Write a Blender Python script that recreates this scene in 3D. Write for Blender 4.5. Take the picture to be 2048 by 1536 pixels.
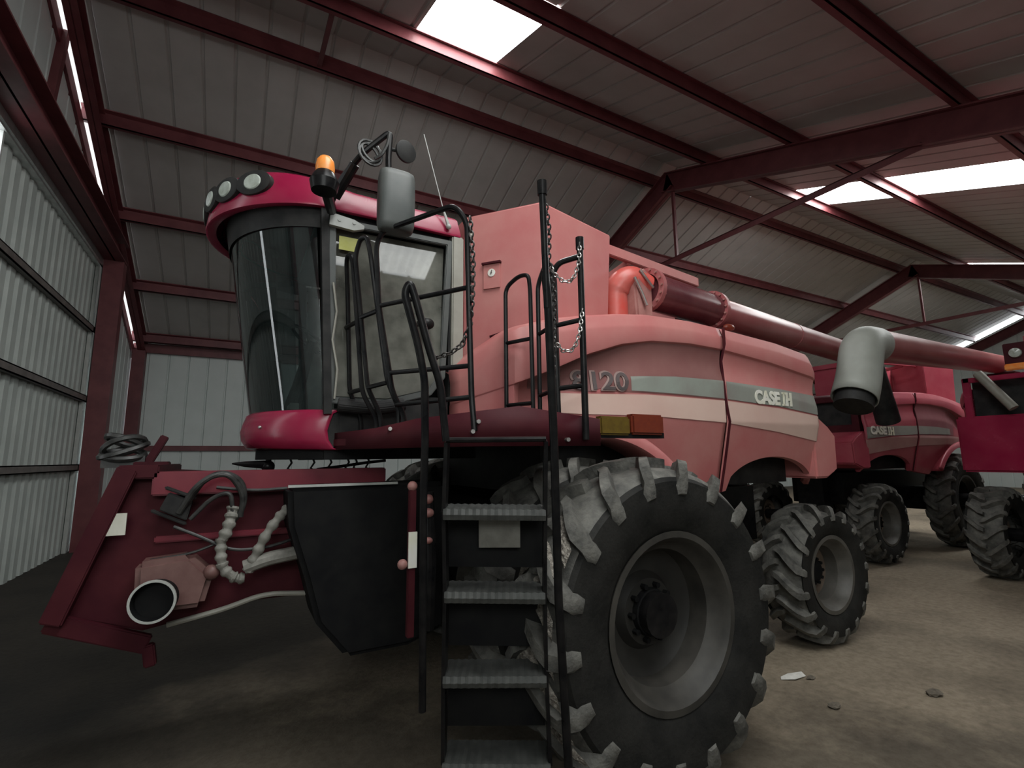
import bpy, bmesh, math, random
from mathutils import Vector, Matrix

for o in list(bpy.data.objects):
    bpy.data.objects.remove(o)
scn = bpy.context.scene
COL = scn.collection
random.seed(7)
PI = math.pi

# ------------------------------------------------------------------ camera, world, exposure
YAW, PITCH, ROLL = math.radians(60.9), math.radians(8.57), math.radians(-0.6)
fw = Vector((math.cos(YAW)*math.cos(PITCH), math.sin(YAW)*math.cos(PITCH), math.sin(PITCH)))
rt = Vector((math.sin(YAW), -math.cos(YAW), 0))
up = rt.cross(fw)
rt, up = math.cos(ROLL)*rt+math.sin(ROLL)*up, -math.sin(ROLL)*rt+math.cos(ROLL)*up
cam = bpy.data.cameras.new('camera')
cam.sensor_width = 36
cam.lens = 36*980/2048
cam.clip_start = 0.05
cam.clip_end = 300
cam_o = bpy.data.objects.new('camera', cam)
cam_o.matrix_world = Matrix(((rt.x, up.x, -fw.x, 0), (rt.y, up.y, -fw.y, 0), (rt.z, up.z, -fw.z, 1.9), (0, 0, 0, 1)))
COL.objects.link(cam_o)
scn.camera = cam_o

world = bpy.data.worlds.new('overcast_sky')
scn.world = world
world.use_nodes = True
bg = world.node_tree.nodes['Background']
bg.inputs[0].default_value = (0.92, 0.97, 1.0, 1)
bg.inputs[1].default_value = 6.0

vs = scn.view_settings
vs.view_transform = 'Standard'
vs.look = 'None'
vs.exposure = 0.1
vs.gamma = 1.0
vs.use_curve_mapping = False
SKYLIGHT = 15.0
SKYLIGHT_DULL = 13.0
EAVE_FILL = 5.5
SKYLIGHT_FILL = 7.2


# ------------------------------------------------------------------ materials
def nt_mat(name):
    m = bpy.data.materials.new(name)
    m.use_nodes = True
    return m, m.node_tree.nodes, m.node_tree.links, m.node_tree.nodes['Principled BSDF']


def pm(name, c1, c2=None, scale=6.0, rough=0.5, rough2=None, metal=0.0, bump=0.0, bscale=60.0, coat=0.0, lo=0.35, hi=0.65, detail=6.0):
    m, N, L, b = nt_mat(name)
    b.inputs['Base Color'].default_value = (*c1, 1)
    b.inputs['Roughness'].default_value = rough
    b.inputs['Metallic'].default_value = metal
    if coat:
        b.inputs['Coat Weight'].default_value = coat
        b.inputs['Coat Roughness'].default_value = 0.15
    tc = N.new('ShaderNodeTexCoord')
    if c2 is not None:
        n = N.new('ShaderNodeTexNoise')
        n.inputs['Scale'].default_value = scale
        n.inputs['Detail'].default_value = detail
        n.inputs['Roughness'].default_value = 0.6
        r = N.new('ShaderNodeValToRGB')
        r.color_ramp.elements[0].position = lo
        r.color_ramp.elements[1].position = hi
        r.color_ramp.elements[0].color = (*c1, 1)
        r.color_ramp.elements[1].color = (*c2, 1)
        L.new(tc.outputs['Object'], n.inputs['Vector'])
        L.new(n.outputs['Fac'], r.inputs['Fac'])
        L.new(r.outputs['Color'], b.inputs['Base Color'])
        if rough2 is not None:
            mr = N.new('ShaderNodeMapRange')
            mr.inputs['To Min'].default_value = rough
            mr.inputs['To Max'].default_value = rough2
            L.new(n.outputs['Fac'], mr.inputs['Value'])
            L.new(mr.outputs['Result'], b.inputs['Roughness'])
    if bump:
        n2 = N.new('ShaderNodeTexNoise')
        n2.inputs['Scale'].default_value = bscale
        n2.inputs['Detail'].default_value = 5
        bp = N.new('ShaderNodeBump')
        bp.inputs['Strength'].default_value = bump
        bp.inputs['Distance'].default_value = 0.02
        L.new(tc.outputs['Object'], n2.inputs['Vector'])
        L.new(n2.outputs['Fac'], bp.inputs['Height'])
        L.new(bp.outputs['Normal'], b.inputs['Normal'])
    return m


def glass_mat(name, tint, gloss_rough=0.02, dust=0.1, dust_col=(0.3, 0.3, 0.27)):
    m, N, L, b = nt_mat(name)
    out = N['Material Output']
    N.remove(b)
    tr = N.new('ShaderNodeBsdfTransparent')
    tr.inputs[0].default_value = (*tint, 1)
    gl = N.new('ShaderNodeBsdfGlossy')
    gl.inputs['Roughness'].default_value = gloss_rough
    fr = N.new('ShaderNodeFresnel')
    fr.inputs['IOR'].default_value = 1.55
    df = N.new('ShaderNodeBsdfDiffuse')
    df.inputs[0].default_value = (*dust_col, 1)
    m1 = N.new('ShaderNodeMixShader')
    m2 = N.new('ShaderNodeMixShader')
    tc = N.new('ShaderNodeTexCoord')
    n = N.new('ShaderNodeTexNoise')
    n.inputs['Scale'].default_value = 7
    n.inputs['Detail'].default_value = 8
    mr = N.new('ShaderNodeMapRange')
    mr.inputs['From Min'].default_value = 0.3
    mr.inputs['From Max'].default_value = 0.7
    mr.inputs['To Min'].default_value = dust*0.6
    mr.inputs['To Max'].default_value = dust*1.4
    L.new(tc.outputs['Object'], n.inputs['Vector'])
    L.new(n.outputs['Fac'], mr.inputs['Value'])
    L.new(mr.outputs['Result'], m1.inputs[0])
    L.new(tr.outputs[0], m1.inputs[1])
    L.new(df.outputs[0], m1.inputs[2])
    L.new(fr.outputs[0], m2.inputs[0])
    L.new(m1.outputs[0], m2.inputs[1])
    L.new(gl.outputs[0], m2.inputs[2])
    L.new(m2.outputs[0], out.inputs[0])
    return m


def skylight_mat(name, power):
    m, N, L, b = nt_mat(name)
    b.inputs['Base Color'].default_value = (0.8, 0.82, 0.8, 1)
    b.inputs['Emission Color'].default_value = (0.97, 1.0, 0.985, 1)
    b.inputs['Emission Strength'].default_value = power
    return m


M = {
    'roof_sheet': pm('roof_sheet', (0.42, 0.40, 0.38), (0.48, 0.46, 0.44), 1.2, 0.55),
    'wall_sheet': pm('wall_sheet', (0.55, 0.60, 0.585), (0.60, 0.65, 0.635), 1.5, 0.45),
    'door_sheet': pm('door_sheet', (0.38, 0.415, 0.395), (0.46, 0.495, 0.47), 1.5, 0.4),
    'steel_red': pm('oxide_red_steel', (0.105, 0.022, 0.027), (0.15, 0.038, 0.042), 3.0, 0.5),
    'galv': pm('galvanised_steel', (0.40, 0.42, 0.41), (0.55, 0.56, 0.55), 8.0, 0.3, metal=0.7),
    'girt': pm('brown_girt', (0.10, 0.085, 0.08), (0.16, 0.14, 0.13), 4.0, 0.5),
    'floor': None,
    'skylight': skylight_mat('translucent_fibreglass', SKYLIGHT),
    'skylight_fill': skylight_mat('fill_fibreglass', SKYLIGHT_FILL),
    'skylight_dull': skylight_mat('soiled_fibreglass', SKYLIGHT_DULL),
    'eave_fill': skylight_mat('eave_fill_sheet', EAVE_FILL),
    'dusty_red': pm('dusty_red_paint', (0.48, 0.14, 0.14), (0.54, 0.23, 0.21), 2.2, 0.42, 0.6, lo=0.3, hi=0.75),
    'red': pm('red_paint', (0.27, 0.008, 0.045), (0.31, 0.022, 0.06), 3.0, 0.2, 0.32),
    'dark_red': pm('dark_red_paint', (0.045, 0.006, 0.011), (0.07, 0.013, 0.017), 3.0, 0.6),  # darkened red; shade on the feeder and kick plate put into the colour
    'red_steel': pm('red_auger_paint', (0.30, 0.075, 0.08), (0.36, 0.12, 0.12), 3.0, 0.25, 0.4),
    'rail_red': pm('shaded_rail_red', (0.14, 0.008, 0.022), (0.18, 0.018, 0.03), 4.0, 0.4),  # feeder rail red with its shade put into the colour
    'fresh_red': pm('deep_red_paint', (0.36, 0.045, 0.075), (0.42, 0.085, 0.11), 2.2, 0.42),
    'shade_red': pm('grey_red_decal', (0.22, 0.06, 0.075), (0.26, 0.09, 0.10), 2.2, 0.5),
    'dull_cream': pm('dull_cream_decal', (0.44, 0.22, 0.215), (0.50, 0.29, 0.27), 2.2, 0.5),
    'maroon': pm('maroon_gloss', (0.10, 0.02, 0.028), (0.14, 0.04, 0.045), 3.0, 0.2, 0.3),
    'bright_red': pm('bright_red_paint', (0.55, 0.07, 0.055), (0.5, 0.12, 0.1), 6.0, 0.35),
    'grey_decal': pm('grey_decal', (0.30, 0.33, 0.29), (0.24, 0.22, 0.20), 1.4, 0.5),
    'dark_decal': pm('dark_recess_paint', (0.22, 0.085, 0.082), (0.27, 0.12, 0.11), 2.2, 0.5),
    'cream': pm('cream_decal', (0.66, 0.44, 0.38), (0.70, 0.50, 0.43), 2.0, 0.5),
    'white': pm('white_decal', (0.72, 0.70, 0.53), (0.8, 0.78, 0.74), 5.0, 0.5),
    'number': pm('number_decal', (0.085, 0.07, 0.07), (0.12, 0.09, 0.09), 5.0, 0.5),
    'outline': pm('number_outline', (0.36, 0.25, 0.23), None, rough=0.5),
    'shaded_black': pm('shaded_black_paint', (0.005, 0.005, 0.006), (0.010, 0.010, 0.010), 8.0, 0.7),  # near black; shade under and inside the machine put into the colour
    'black': pm('black_paint', (0.006, 0.006, 0.007), (0.016, 0.015, 0.015), 12.0, 0.22, 0.38),
    'plastic': pm('black_plastic', (0.016, 0.016, 0.017), (0.035, 0.034, 0.033), 6.0, 0.5),
    'mirror_shell': pm('grey_plastic', (0.055, 0.062, 0.06), (0.085, 0.09, 0.085), 4.0, 0.5),
    'step_plate': pm('worn_step_plate', (0.04, 0.042, 0.04), (0.07, 0.072, 0.068), 14.0, 0.5),
    'rubber': pm('dusty_rubber', (0.040, 0.039, 0.036), (0.16, 0.154, 0.137), 9.0, 0.75, bump=0.35, bscale=45, lo=0.3, hi=0.72),
    'side_rubber': pm('black_rubber', (0.012, 0.012, 0.0115), (0.026, 0.025, 0.023), 5.0, 0.7, bump=0.2, bscale=45),
    'mud': pm('dried_mud', (0.10, 0.085, 0.07), (0.34, 0.31, 0.27), 42.0, 0.9, bump=1.0, bscale=70, lo=0.35, hi=0.62),
    'rim': pm('dusty_rim', (0.06, 0.056, 0.049), (0.105, 0.098, 0.087), 5.0, 0.55),
    'shaded_rim': pm('shaded_rim', (0.026, 0.024, 0.021), (0.055, 0.05, 0.043), 5.0, 0.6),  # front rims, darkened: shade on the wheel face put into the colour
    'rust_rim': pm('rusty_rim', (0.09, 0.062, 0.045), (0.13, 0.095, 0.07), 6.0, 0.6),
    'rim_dark': pm('dark_rim', (0.013, 0.012, 0.011), (0.025, 0.023, 0.02), 5.0, 0.6),
    'cab_grey': pm('cab_post_grey', (0.26, 0.25, 0.215), (0.32, 0.31, 0.27), 5.0, 0.5),
    'hinge': pm('pale_grey_metal', (0.36, 0.37, 0.35), (0.42, 0.43, 0.41), 8.0, 0.4),
    'windshield': glass_mat('windshield_glass', (0.30, 0.36, 0.36), 0.012, 0.06, (0.16, 0.22, 0.22)),
    'door_glass': glass_mat('dusty_door_glass', (0.22, 0.24, 0.22), 0.03, 0.38, (0.30, 0.30, 0.26)),
    'lens': pm('lamp_lens', (0.36, 0.39, 0.34), (0.50, 0.54, 0.50), 20.0, 0.15),
    'amber': pm('amber_plastic', (0.95, 0.26, 0.03), (0.9, 0.36, 0.10), 20.0, 0.3),
    'yellow': pm('yellow_reflector', (0.13, 0.085, 0.012), (0.10, 0.06, 0.01), 30.0, 0.35),
    'orange_red': pm('red_reflector', (0.17, 0.03, 0.012), (0.14, 0.022, 0.012), 30.0, 0.35),
    'chrome': pm('steel_chain', (0.5, 0.48, 0.46), (0.35, 0.33, 0.32), 40.0, 0.3, metal=0.8),
    'chain_black': pm('blackened_chain', (0.03, 0.028, 0.028), (0.08, 0.07, 0.065), 40.0, 0.4, metal=0.4),
    'grey_tube': pm('grey_spout', (0.28, 0.29, 0.26), (0.34, 0.35, 0.32), 2.5, 0.5),
    'hose': pm('black_hose', (0.02, 0.02, 0.02), (0.05, 0.05, 0.048), 20.0, 0.4),
    'wrap': pm('spiral_wrap', (0.17, 0.165, 0.145), (0.26, 0.25, 0.225), 20.0, 0.6),
    'pink': pm('faded_red_casting', (0.30, 0.12, 0.11), (0.38, 0.19, 0.17), 8.0, 0.5),
    'old_casting': pm('old_casting', (0.13, 0.06, 0.055), (0.18, 0.095, 0.085), 8.0, 0.5),
    'seat': pm('seat_fabric', (0.03, 0.032, 0.035), (0.05, 0.05, 0.055), 20.0, 0.9),
    'paper': pm('label_paper', (0.55, 0.54, 0.46), (0.62, 0.61, 0.54), 14.0, 0.6),
    'dirty_label': pm('dirty_label', (0.12, 0.115, 0.10), (0.17, 0.165, 0.145), 14.0, 0.6),
    'yellow_paper': pm('yellow_label', (0.42, 0.42, 0.10), (0.46, 0.46, 0.16), 14.0, 0.6),
    'litter': pm('white_scrap', (0.75, 0.73, 0.68), (0.6, 0.58, 0.54), 20.0, 0.6),
    'clod': pm('dark_clod', (0.10, 0.085, 0.065), (0.16, 0.135, 0.105), 25.0, 0.95, bump=0.6, bscale=40),
}


def floor_mat():
    m, N, L, b = nt_mat('earth_floor')
    tc = N.new('ShaderNodeTexCoord')
    n1 = N.new('ShaderNodeTexNoise')
    n1.inputs['Scale'].default_value = 0.7
    n1.inputs['Detail'].default_value = 8
    n2 = N.new('ShaderNodeTexNoise')
    n2.inputs['Scale'].default_value = 14
    n2.inputs['Detail'].default_value = 8
    n2.inputs['Roughness'].default_value = 0.7
    r1 = N.new('ShaderNodeValToRGB')
    e = r1.color_ramp.elements
    e[0].position, e[1].position = 0.36, 0.55
    e[0].color, e[1].color = (0.17, 0.137, 0.098, 1), (0.29, 0.238, 0.173, 1)
    r2 = N.new('ShaderNodeValToRGB')
    e = r2.color_ramp.elements
    e[0].position, e[1].position = 0.3, 0.6
    e[0].color, e[1].color = (0.62, 0.6, 0.57, 1), (1, 1, 1, 1)
    mx = N.new('ShaderNodeMixRGB')
    mx.blend_type = 'MULTIPLY'
    mx.inputs[0].default_value = 1
    bp = N.new('ShaderNodeBump')
    bp.inputs['Strength'].default_value = 0.5
    bp.inputs['Distance'].default_value = 0.03
    for n in (n1, n2):
        L.new(tc.outputs['Object'], n.inputs['Vector'])
    L.new(n1.outputs['Fac'], r1.inputs['Fac'])
    L.new(n2.outputs['Fac'], r2.inputs['Fac'])
    L.new(r1.outputs[0], mx.inputs[1])
    L.new(r2.outputs[0], mx.inputs[2])
    # shade beyond the combine put into the floor colour, by the sliding door
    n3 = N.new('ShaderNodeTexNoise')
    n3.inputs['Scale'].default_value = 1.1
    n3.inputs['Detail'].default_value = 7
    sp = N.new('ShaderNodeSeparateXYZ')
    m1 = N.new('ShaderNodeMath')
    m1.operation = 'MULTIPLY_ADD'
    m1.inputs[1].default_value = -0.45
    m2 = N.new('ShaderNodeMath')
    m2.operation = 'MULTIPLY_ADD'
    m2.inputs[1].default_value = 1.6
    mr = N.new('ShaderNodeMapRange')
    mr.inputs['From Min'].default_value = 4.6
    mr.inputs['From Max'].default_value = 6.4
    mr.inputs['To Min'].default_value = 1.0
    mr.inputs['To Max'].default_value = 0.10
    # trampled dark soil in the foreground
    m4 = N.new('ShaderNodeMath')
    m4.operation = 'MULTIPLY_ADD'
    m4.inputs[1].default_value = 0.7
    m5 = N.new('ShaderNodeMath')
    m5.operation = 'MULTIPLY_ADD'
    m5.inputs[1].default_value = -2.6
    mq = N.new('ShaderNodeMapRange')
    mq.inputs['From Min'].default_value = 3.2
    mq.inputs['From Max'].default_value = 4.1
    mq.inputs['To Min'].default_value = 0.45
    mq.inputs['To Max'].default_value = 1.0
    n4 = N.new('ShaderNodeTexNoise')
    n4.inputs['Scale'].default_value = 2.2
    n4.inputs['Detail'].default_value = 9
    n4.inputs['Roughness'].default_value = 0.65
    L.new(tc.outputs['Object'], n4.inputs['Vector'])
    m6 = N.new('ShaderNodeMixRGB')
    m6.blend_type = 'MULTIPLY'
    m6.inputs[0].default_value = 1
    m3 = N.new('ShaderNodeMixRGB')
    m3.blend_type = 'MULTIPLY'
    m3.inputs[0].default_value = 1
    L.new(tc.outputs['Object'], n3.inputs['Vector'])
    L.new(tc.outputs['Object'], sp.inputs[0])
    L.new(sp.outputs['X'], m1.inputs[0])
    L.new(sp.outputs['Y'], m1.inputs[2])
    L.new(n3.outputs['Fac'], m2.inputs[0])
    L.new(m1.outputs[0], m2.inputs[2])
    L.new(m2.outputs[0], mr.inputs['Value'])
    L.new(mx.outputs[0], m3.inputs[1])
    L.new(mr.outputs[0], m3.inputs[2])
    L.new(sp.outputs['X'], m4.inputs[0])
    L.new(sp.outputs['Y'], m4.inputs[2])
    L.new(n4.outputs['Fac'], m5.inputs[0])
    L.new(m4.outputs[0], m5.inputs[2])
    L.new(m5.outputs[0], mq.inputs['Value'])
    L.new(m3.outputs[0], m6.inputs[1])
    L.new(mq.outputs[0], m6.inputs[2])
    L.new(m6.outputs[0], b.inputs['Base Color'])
    L.new(n2.outputs['Fac'], bp.inputs['Height'])
    L.new(bp.outputs['Normal'], b.inputs['Normal'])
    b.inputs['Roughness'].default_value = 0.9
    return m


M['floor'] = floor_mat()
for k_ in ('shaded_black', 'side_rubber', 'black', 'dark_red', 'plastic'):
    M[k_].node_tree.nodes['Principled BSDF'].inputs['Specular IOR Level'].default_value = 0.15


# ------------------------------------------------------------------ mesh helpers
def V(*a):
    return Vector(a)


def fillet(pts, rad, n=5):
    """Round the corners of a polyline."""
    pts = [Vector(p) for p in pts]
    out = [pts[0]]
    for i in range(1, len(pts)-1):
        a, b, c = pts[i-1], pts[i], pts[i+1]
        d1, d2 = (a-b), (c-b)
        r = min(rad, d1.length*0.48, d2.length*0.48)
        p, q = b+d1.normalized()*r, b+d2.normalized()*r
        for k in range(n+1):
            t = k/n
            out.append((1-t)**2*p+2*t*(1-t)*b+t*t*q)
    out.append(pts[-1])
    return out


class MB:
    def __init__(self, off=(0, 0, 0)):
        self.v, self.f, self.mi = [], [], []
        self.off = Vector(off)
        self.cur = 0

    def add(self, verts, faces):
        n = len(self.v)
        self.v += [Vector(p) for p in verts]
        for f in faces:
            self.f.append([i+n for i in f])
            self.mi.append(self.cur)
        return self

    def box(self, x0, x1, y0, y1, z0, z1):
        v = [(x, y, z) for x in (x0, x1) for y in (y0, y1) for z in (z0, z1)]
        return self.add(v, [(0, 1, 3, 2), (4, 6, 7, 5), (0, 4, 5, 1), (2, 3, 7, 6), (0, 2, 6, 4), (1, 5, 7, 3)])

    def beam(self, p, q, w, h, upv=(0, 0, 1)):
        """Box bar from p to q, w wide, h high (h along upv)."""
        p, q = Vector(p), Vector(q)
        d = (q-p).normalized()
        s = d.cross(Vector(upv)).normalized()
        u = s.cross(d).normalized()
        v = []
        for c in (p, q):
            for a, b in ((-1, -1), (1, -1), (1, 1), (-1, 1)):
                v.append(c+s*(a*w/2)+u*(b*h/2))
        return self.add(v, [(0, 1, 2, 3), (7, 6, 5, 4), (0, 4, 5, 1), (1, 5, 6, 2), (2, 6, 7, 3), (3, 7, 4, 0)])

    def ibeam(self, p, q, w, h, t=0.03, upv=(0, 0, 1)):
        p, q = Vector(p), Vector(q)
        d = (q-p).normalized()
        s = d.cross(Vector(upv)).normalized()
        u = s.cross(d).normalized()
        self.beam(p, q, t, h, upv)
        self.beam(p+u*(h/2-t/2), q+u*(h/2-t/2), w, t, upv)
        self.beam(p-u*(h/2-t/2), q-u*(h/2-t/2), w, t, upv)
        return self

    def prism(self, poly, axis, a0, a1):
        """Extrude a 2D polygon along axis; poly gives the other two coordinates in xyz order."""
        n = len(poly)

        def P(p, a):
            return {'x': (a, p[0], p[1]), 'y': (p[0], a, p[1]), 'z': (p[0], p[1], a)}[axis]
        v = [P(p, a0) for p in poly]+[P(p, a1) for p in poly]
        f = [tuple(range(n)), tuple(range(2*n-1, n-1, -1))]
        f += [(i, (i+1) % n, n+(i+1) % n, n+i) for i in range(n)]
        return self.add(v, f)

    def grid(self, rows, closed=False):
        """rows: list of equal-length point lists."""
        m = len(rows[0])
        v = [p for r in rows for p in r]
        f = []
        for i in range(len(rows)-1):
            for j in range(m if closed else m-1):
                k = (j+1) % m
                f.append((i*m+j, i*m+k, (i+1)*m+k, (i+1)*m+j))
        return self.add(v, f)

    def tube(self, path, r, seg=10, caps=True, closed=False):
        path = [Vector(p) for p in path]
        n = len(path)
        rr = r if hasattr(r, '__len__') else [r]*n
        rows = []
        t0 = (path[1]-path[0]).normalized()
        u = t0.orthogonal().normalized()
        for i in range(n):
            if closed:
                t = (path[(i+1) % n]-path[i-1]).normalized()
            elif i == 0:
                t = t0
            elif i == n-1:
                t = (path[-1]-path[-2]).normalized()
            else:
                t = ((path[i]-path[i-1]).normalized()+(path[i+1]-path[i]).normalized())
                t = t.normalized() if t.length > 1e-6 else (path[i+1]-path[i]).normalized()
            u = (u-t*u.dot(t))
            u = u.normalized() if u.length > 1e-6 else t.orthogonal().normalized()
            w = t.cross(u)
            rows.append([path[i]+(u*math.cos(2*PI*k/seg)+w*math.sin(2*PI*k/seg))*rr[i] for k in range(seg)])
        if closed:
            rows.append(rows[0])
        self.grid(rows, True)
        if caps and not closed:
            base = len(self.v)-n*seg
            self.f.append([base+k for k in range(seg)][::-1])
            self.mi.append(self.cur)
            self.f.append([base+(n-1)*seg+k for k in range(seg)])
            self.mi.append(self.cur)
        return self

    def lathe(self, prof, c, ax, seg=48, closed=False):
        """prof: (along axis, radius) pairs, spun about axis ax through c."""
        c, ax = Vector(c), Vector(ax).normalized()
        u = ax.orthogonal().normalized()
        w = ax.cross(u)
        rows = [[c+ax*s+(u*math.cos(2*PI*k/seg)+w*math.sin(2*PI*k/seg))*r for k in range(seg)] for s, r in prof]
        if closed:
            rows.append(rows[0])
        return self.grid(rows, True)

    def cyl(self, p, q, r, seg=20):
        return self.tube([p, q], r, seg)

    def ball(self, c, r, sx=1, sy=1, sz=1, seg=14):
        rows = []
        for i in range(1, seg//2):
            a = PI*i/(seg//2)
            rows.append([V(c[0]+r*sx*math.sin(a)*math.cos(2*PI*k/seg), c[1]+r*sy*math.sin(a)*math.sin(2*PI*k/seg), c[2]+r*sz*math.cos(a)) for k in range(seg)])
        self.grid(rows, True)
        b = len(self.v)-len(rows)*seg
        t0 = len(self.v)
        self.v += [V(c[0], c[1], c[2]+r*sz), V(c[0], c[1], c[2]-r*sz)]
        for k in range(seg):
            self.f.append([b+(k+1) % seg, b+k, t0])
            self.mi.append(self.cur)
            e = b+(len(rows)-1)*seg
            self.f.append([e+k, e+(k+1) % seg, t0+1])
            self.mi.append(self.cur)
        return self

    def mirror_y(self, y):
        """Reflect everything across the plane Y = y."""
        for p in self.v:
            p.y = 2*y-p.y
        self.f = [f[::-1] for f in self.f]
        return self

    def build(self, name, mat, parent=None, smooth=35, bevel=0.0, bseg=2, solid=0.0, label=None):
        me = bpy.data.meshes.new(name)
        me.from_pydata([p-self.off for p in self.v], [], self.f)
        for mm in (mat if isinstance(mat, (list, tuple)) else [mat]):
            me.materials.append(M[mm])
        for p, i in zip(me.polygons, self.mi):
            p.material_index = i
        bm = bmesh.new()
        bm.from_mesh(me)
        bmesh.ops.remove_doubles(bm, verts=bm.verts, dist=1e-5)
        if solid == 0:
            bmesh.ops.recalc_face_normals(bm, faces=bm.faces)
        if bevel:
            es = [e for e in bm.edges if len(e.link_faces) == 2 and e.calc_face_angle(0) > math.radians(30)]
            bmesh.ops.bevel(bm, geom=es, offset=bevel, segments=bseg, affect='EDGES', clamp_overlap=True)
        bm.to_mesh(me)
        bm.free()
        if smooth:
            for p in me.polygons:
                p.use_smooth = True
            me.set_sharp_from_angle(angle=math.radians(smooth))
        o = bpy.data.objects.new(name, me)
        COL.objects.link(o)
        if parent is not None:
            o.parent = parent
        if solid:
            md = o.modifiers.new('thickness', 'SOLIDIFY')
            md.thickness = solid
            md.offset = 0
        if label:
            o['label'] = label
        return o


def structure(o):
    o['kind'] = 'structure'
    return o


def thing(name, label, cat, loc=(0, 0, 0), rz=0.0, group=None):
    o = bpy.data.objects.new(name, None)
    COL.objects.link(o)
    o.location = loc
    o.rotation_euler = (0, 0, rz)
    o.empty_display_size = 0.3
    o['label'], o['category'] = label, cat
    if group:
        o['group'] = group
    return o


def text_mesh(txt, height, weight=0.0, depth=0.002):
    """Verts and faces of a flat word, baseline at 0, cap height = height, laid in the XZ plane."""
    cu = bpy.data.curves.new('word', 'FONT')
    cu.body = txt
    cu.size = 1.0
    cu.offset = weight
    cu.extrude = depth
    ob = bpy.data.objects.new('word', cu)
    COL.objects.link(ob)
    dg = bpy.context.evaluated_depsgraph_get()
    dg.update()
    me = bpy.data.meshes.new_from_object(ob.evaluated_get(dg))
    vs_ = [v.co.copy() for v in me.vertices]
    fs = [list(p.vertices) for p in me.polygons]
    bpy.data.objects.remove(ob)
    bpy.data.curves.remove(cu)
    bpy.data.meshes.remove(me)
    x0, x1 = min(v.x for v in vs_), max(v.x for v in vs_)
    y0, y1 = min(v.y for v in vs_), max(v.y for v in vs_)
    s = height/(y1-y0)
    return [V((v.x-x0)*s, v.z, (v.y-y0)*s) for v in vs_], fs, (x1-x0)*s


# ------------------------------------------------------------------ the building
RY, RZ = 8.66, 9.76           # ridge
MF, MN = 0.42, 0.36           # roof slopes, far side and near side
XL, XR, YF, YN = -3.0, 37.5, 18.6, -3.4


def roof_z(y):
    return RZ-(y-RY)*MF if y > RY else RZ-(RY-y)*MN


def ribbed(mb, us, pitch, h, fn, rw=0.07):
    """Sheet with trapezoid ribs. fn(u, h) -> (start point, end point)."""
    u0, u1 = us
    st = []
    k = math.floor(u0/pitch)
    st.append((u0, 0))
    while k*pitch < u1:
        for d, hh in ((0, 0), (rw*0.28, h), (rw*0.72, h), (rw, 0)):
            u = k*pitch+d
            if u0 < u < u1:
                st.append((u, hh))
        k += 1
    st.append((u1, 0))
    a, b = [], []
    for u, hh in st:
        p, q = fn(u, hh)
        a.append(p)
        b.append(q)
    mb.grid([a, b])


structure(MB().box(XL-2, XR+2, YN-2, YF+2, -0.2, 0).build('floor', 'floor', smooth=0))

# roof lights in the near slope, the last an unseen fill added for the machine: x from, x to, upper y, lower y, material
LIGHTS = [(2.25, 3.80, 7.42, 5.2, 'skylight_dull'), (13.3, 14.95, 7.42, 0.5, 'skylight'), (24.6, 26.2, 7.42, 0.5, 'skylight'), (0.3, 3.0, 2.5, -1.6, 'skylight_fill')]
mb = MB()
ribbed(mb, (XL-0.5, XR+0.5), 0.53, 0.035, lambda u, h: (V(u, RY, RZ+h), V(u, YF+0.5, roof_z(YF+0.5)+h)))
xs = sorted({XL-0.5, XR+0.5} | {q for w in LIGHTS for q in w[:2]})
ys = sorted({RY, YN-0.5} | {q for w in LIGHTS for q in w[2:4]})
for x0, x1 in zip(xs, xs[1:]):
    y0 = ys[0]
    for k in range(len(ys)-1):
        def covered(ya, yb):
            return any(w[0] < (x0+x1)/2 < w[1] and w[3] < (ya+yb)/2 < w[2] for w in LIGHTS)
        if covered(ys[k], ys[k+1]):
            y0 = ys[k+1]
            continue
        if k == len(ys)-2 or covered(ys[k+1], ys[k+2]):
            y1 = ys[k+1]
            ribbed(mb, (x0, x1), 0.53, 0.035, lambda u, h: (V(u, y1, roof_z(y1)+h), V(u, y0, roof_z(y0)+h)))
structure(mb.build('ceiling', 'roof_sheet', smooth=0))
for i, (a, b, ya, yb, mat_) in enumerate(LIGHTS):
    mb = MB()
    ribbed(mb, (a-0.03, b+0.03), 0.17, 0.012, lambda u, h: (V(u, ya, roof_z(ya)+h+0.04), V(u, yb, roof_z(yb)+h+0.04)), rw=0.05)
    structure(mb.build('window_%d' % (i+1), mat_, smooth=0))

# walls: left gable wall with the sliding door, far eave wall, right gable wall, near eave wall
LX = XL-0.02
mb = MB()
ribbed(mb, (YN, YF), 0.53, 0.03, lambda u, h: (V(LX-h, u, 0 if (u > 14.14 or u < 2.0) else 6.46), V(LX-h, u, roof_z(u)-0.30)))
structure(mb.build('wall_left', 'wall_sheet', smooth=0))
mb = MB()
ribbed(mb, (XL, XR), 0.53, 0.035, lambda u, h: (V(u, YF+h, 0), V(u, YF+h, roof_z(YF)+0.03)))
structure(mb.build('wall_far', 'wall_sheet', smooth=0))
mb = MB()
ribbed(mb, (YN, YF), 0.53, 0.03, lambda u, h: (V(XR+h, u, 0), V(XR+h, u, roof_z(u)-0.24)))
structure(mb.build('wall_right', 'wall_sheet', smooth=0))
FILL_WIN = (-2.9, 0.4, 3.4, 5.25)      # unseen window added in the near eave wall to brighten the machine
mb = MB()
ribbed(mb, (XL, XR), 0.53, 0.03, lambda u, h: (V(u, YN-h, 0), V(u, YN-h, FILL_WIN[2])))
ribbed(mb, (XL, XR), 0.53, 0.03, lambda u, h: (V(u, YN-h, FILL_WIN[3]), V(u, YN-h, roof_z(YN)+0.03)))
ribbed(mb, (XL, FILL_WIN[0]), 0.53, 0.03, lambda u, h: (V(u, YN-h, FILL_WIN[2]), V(u, YN-h, FILL_WIN[3])))
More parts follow.
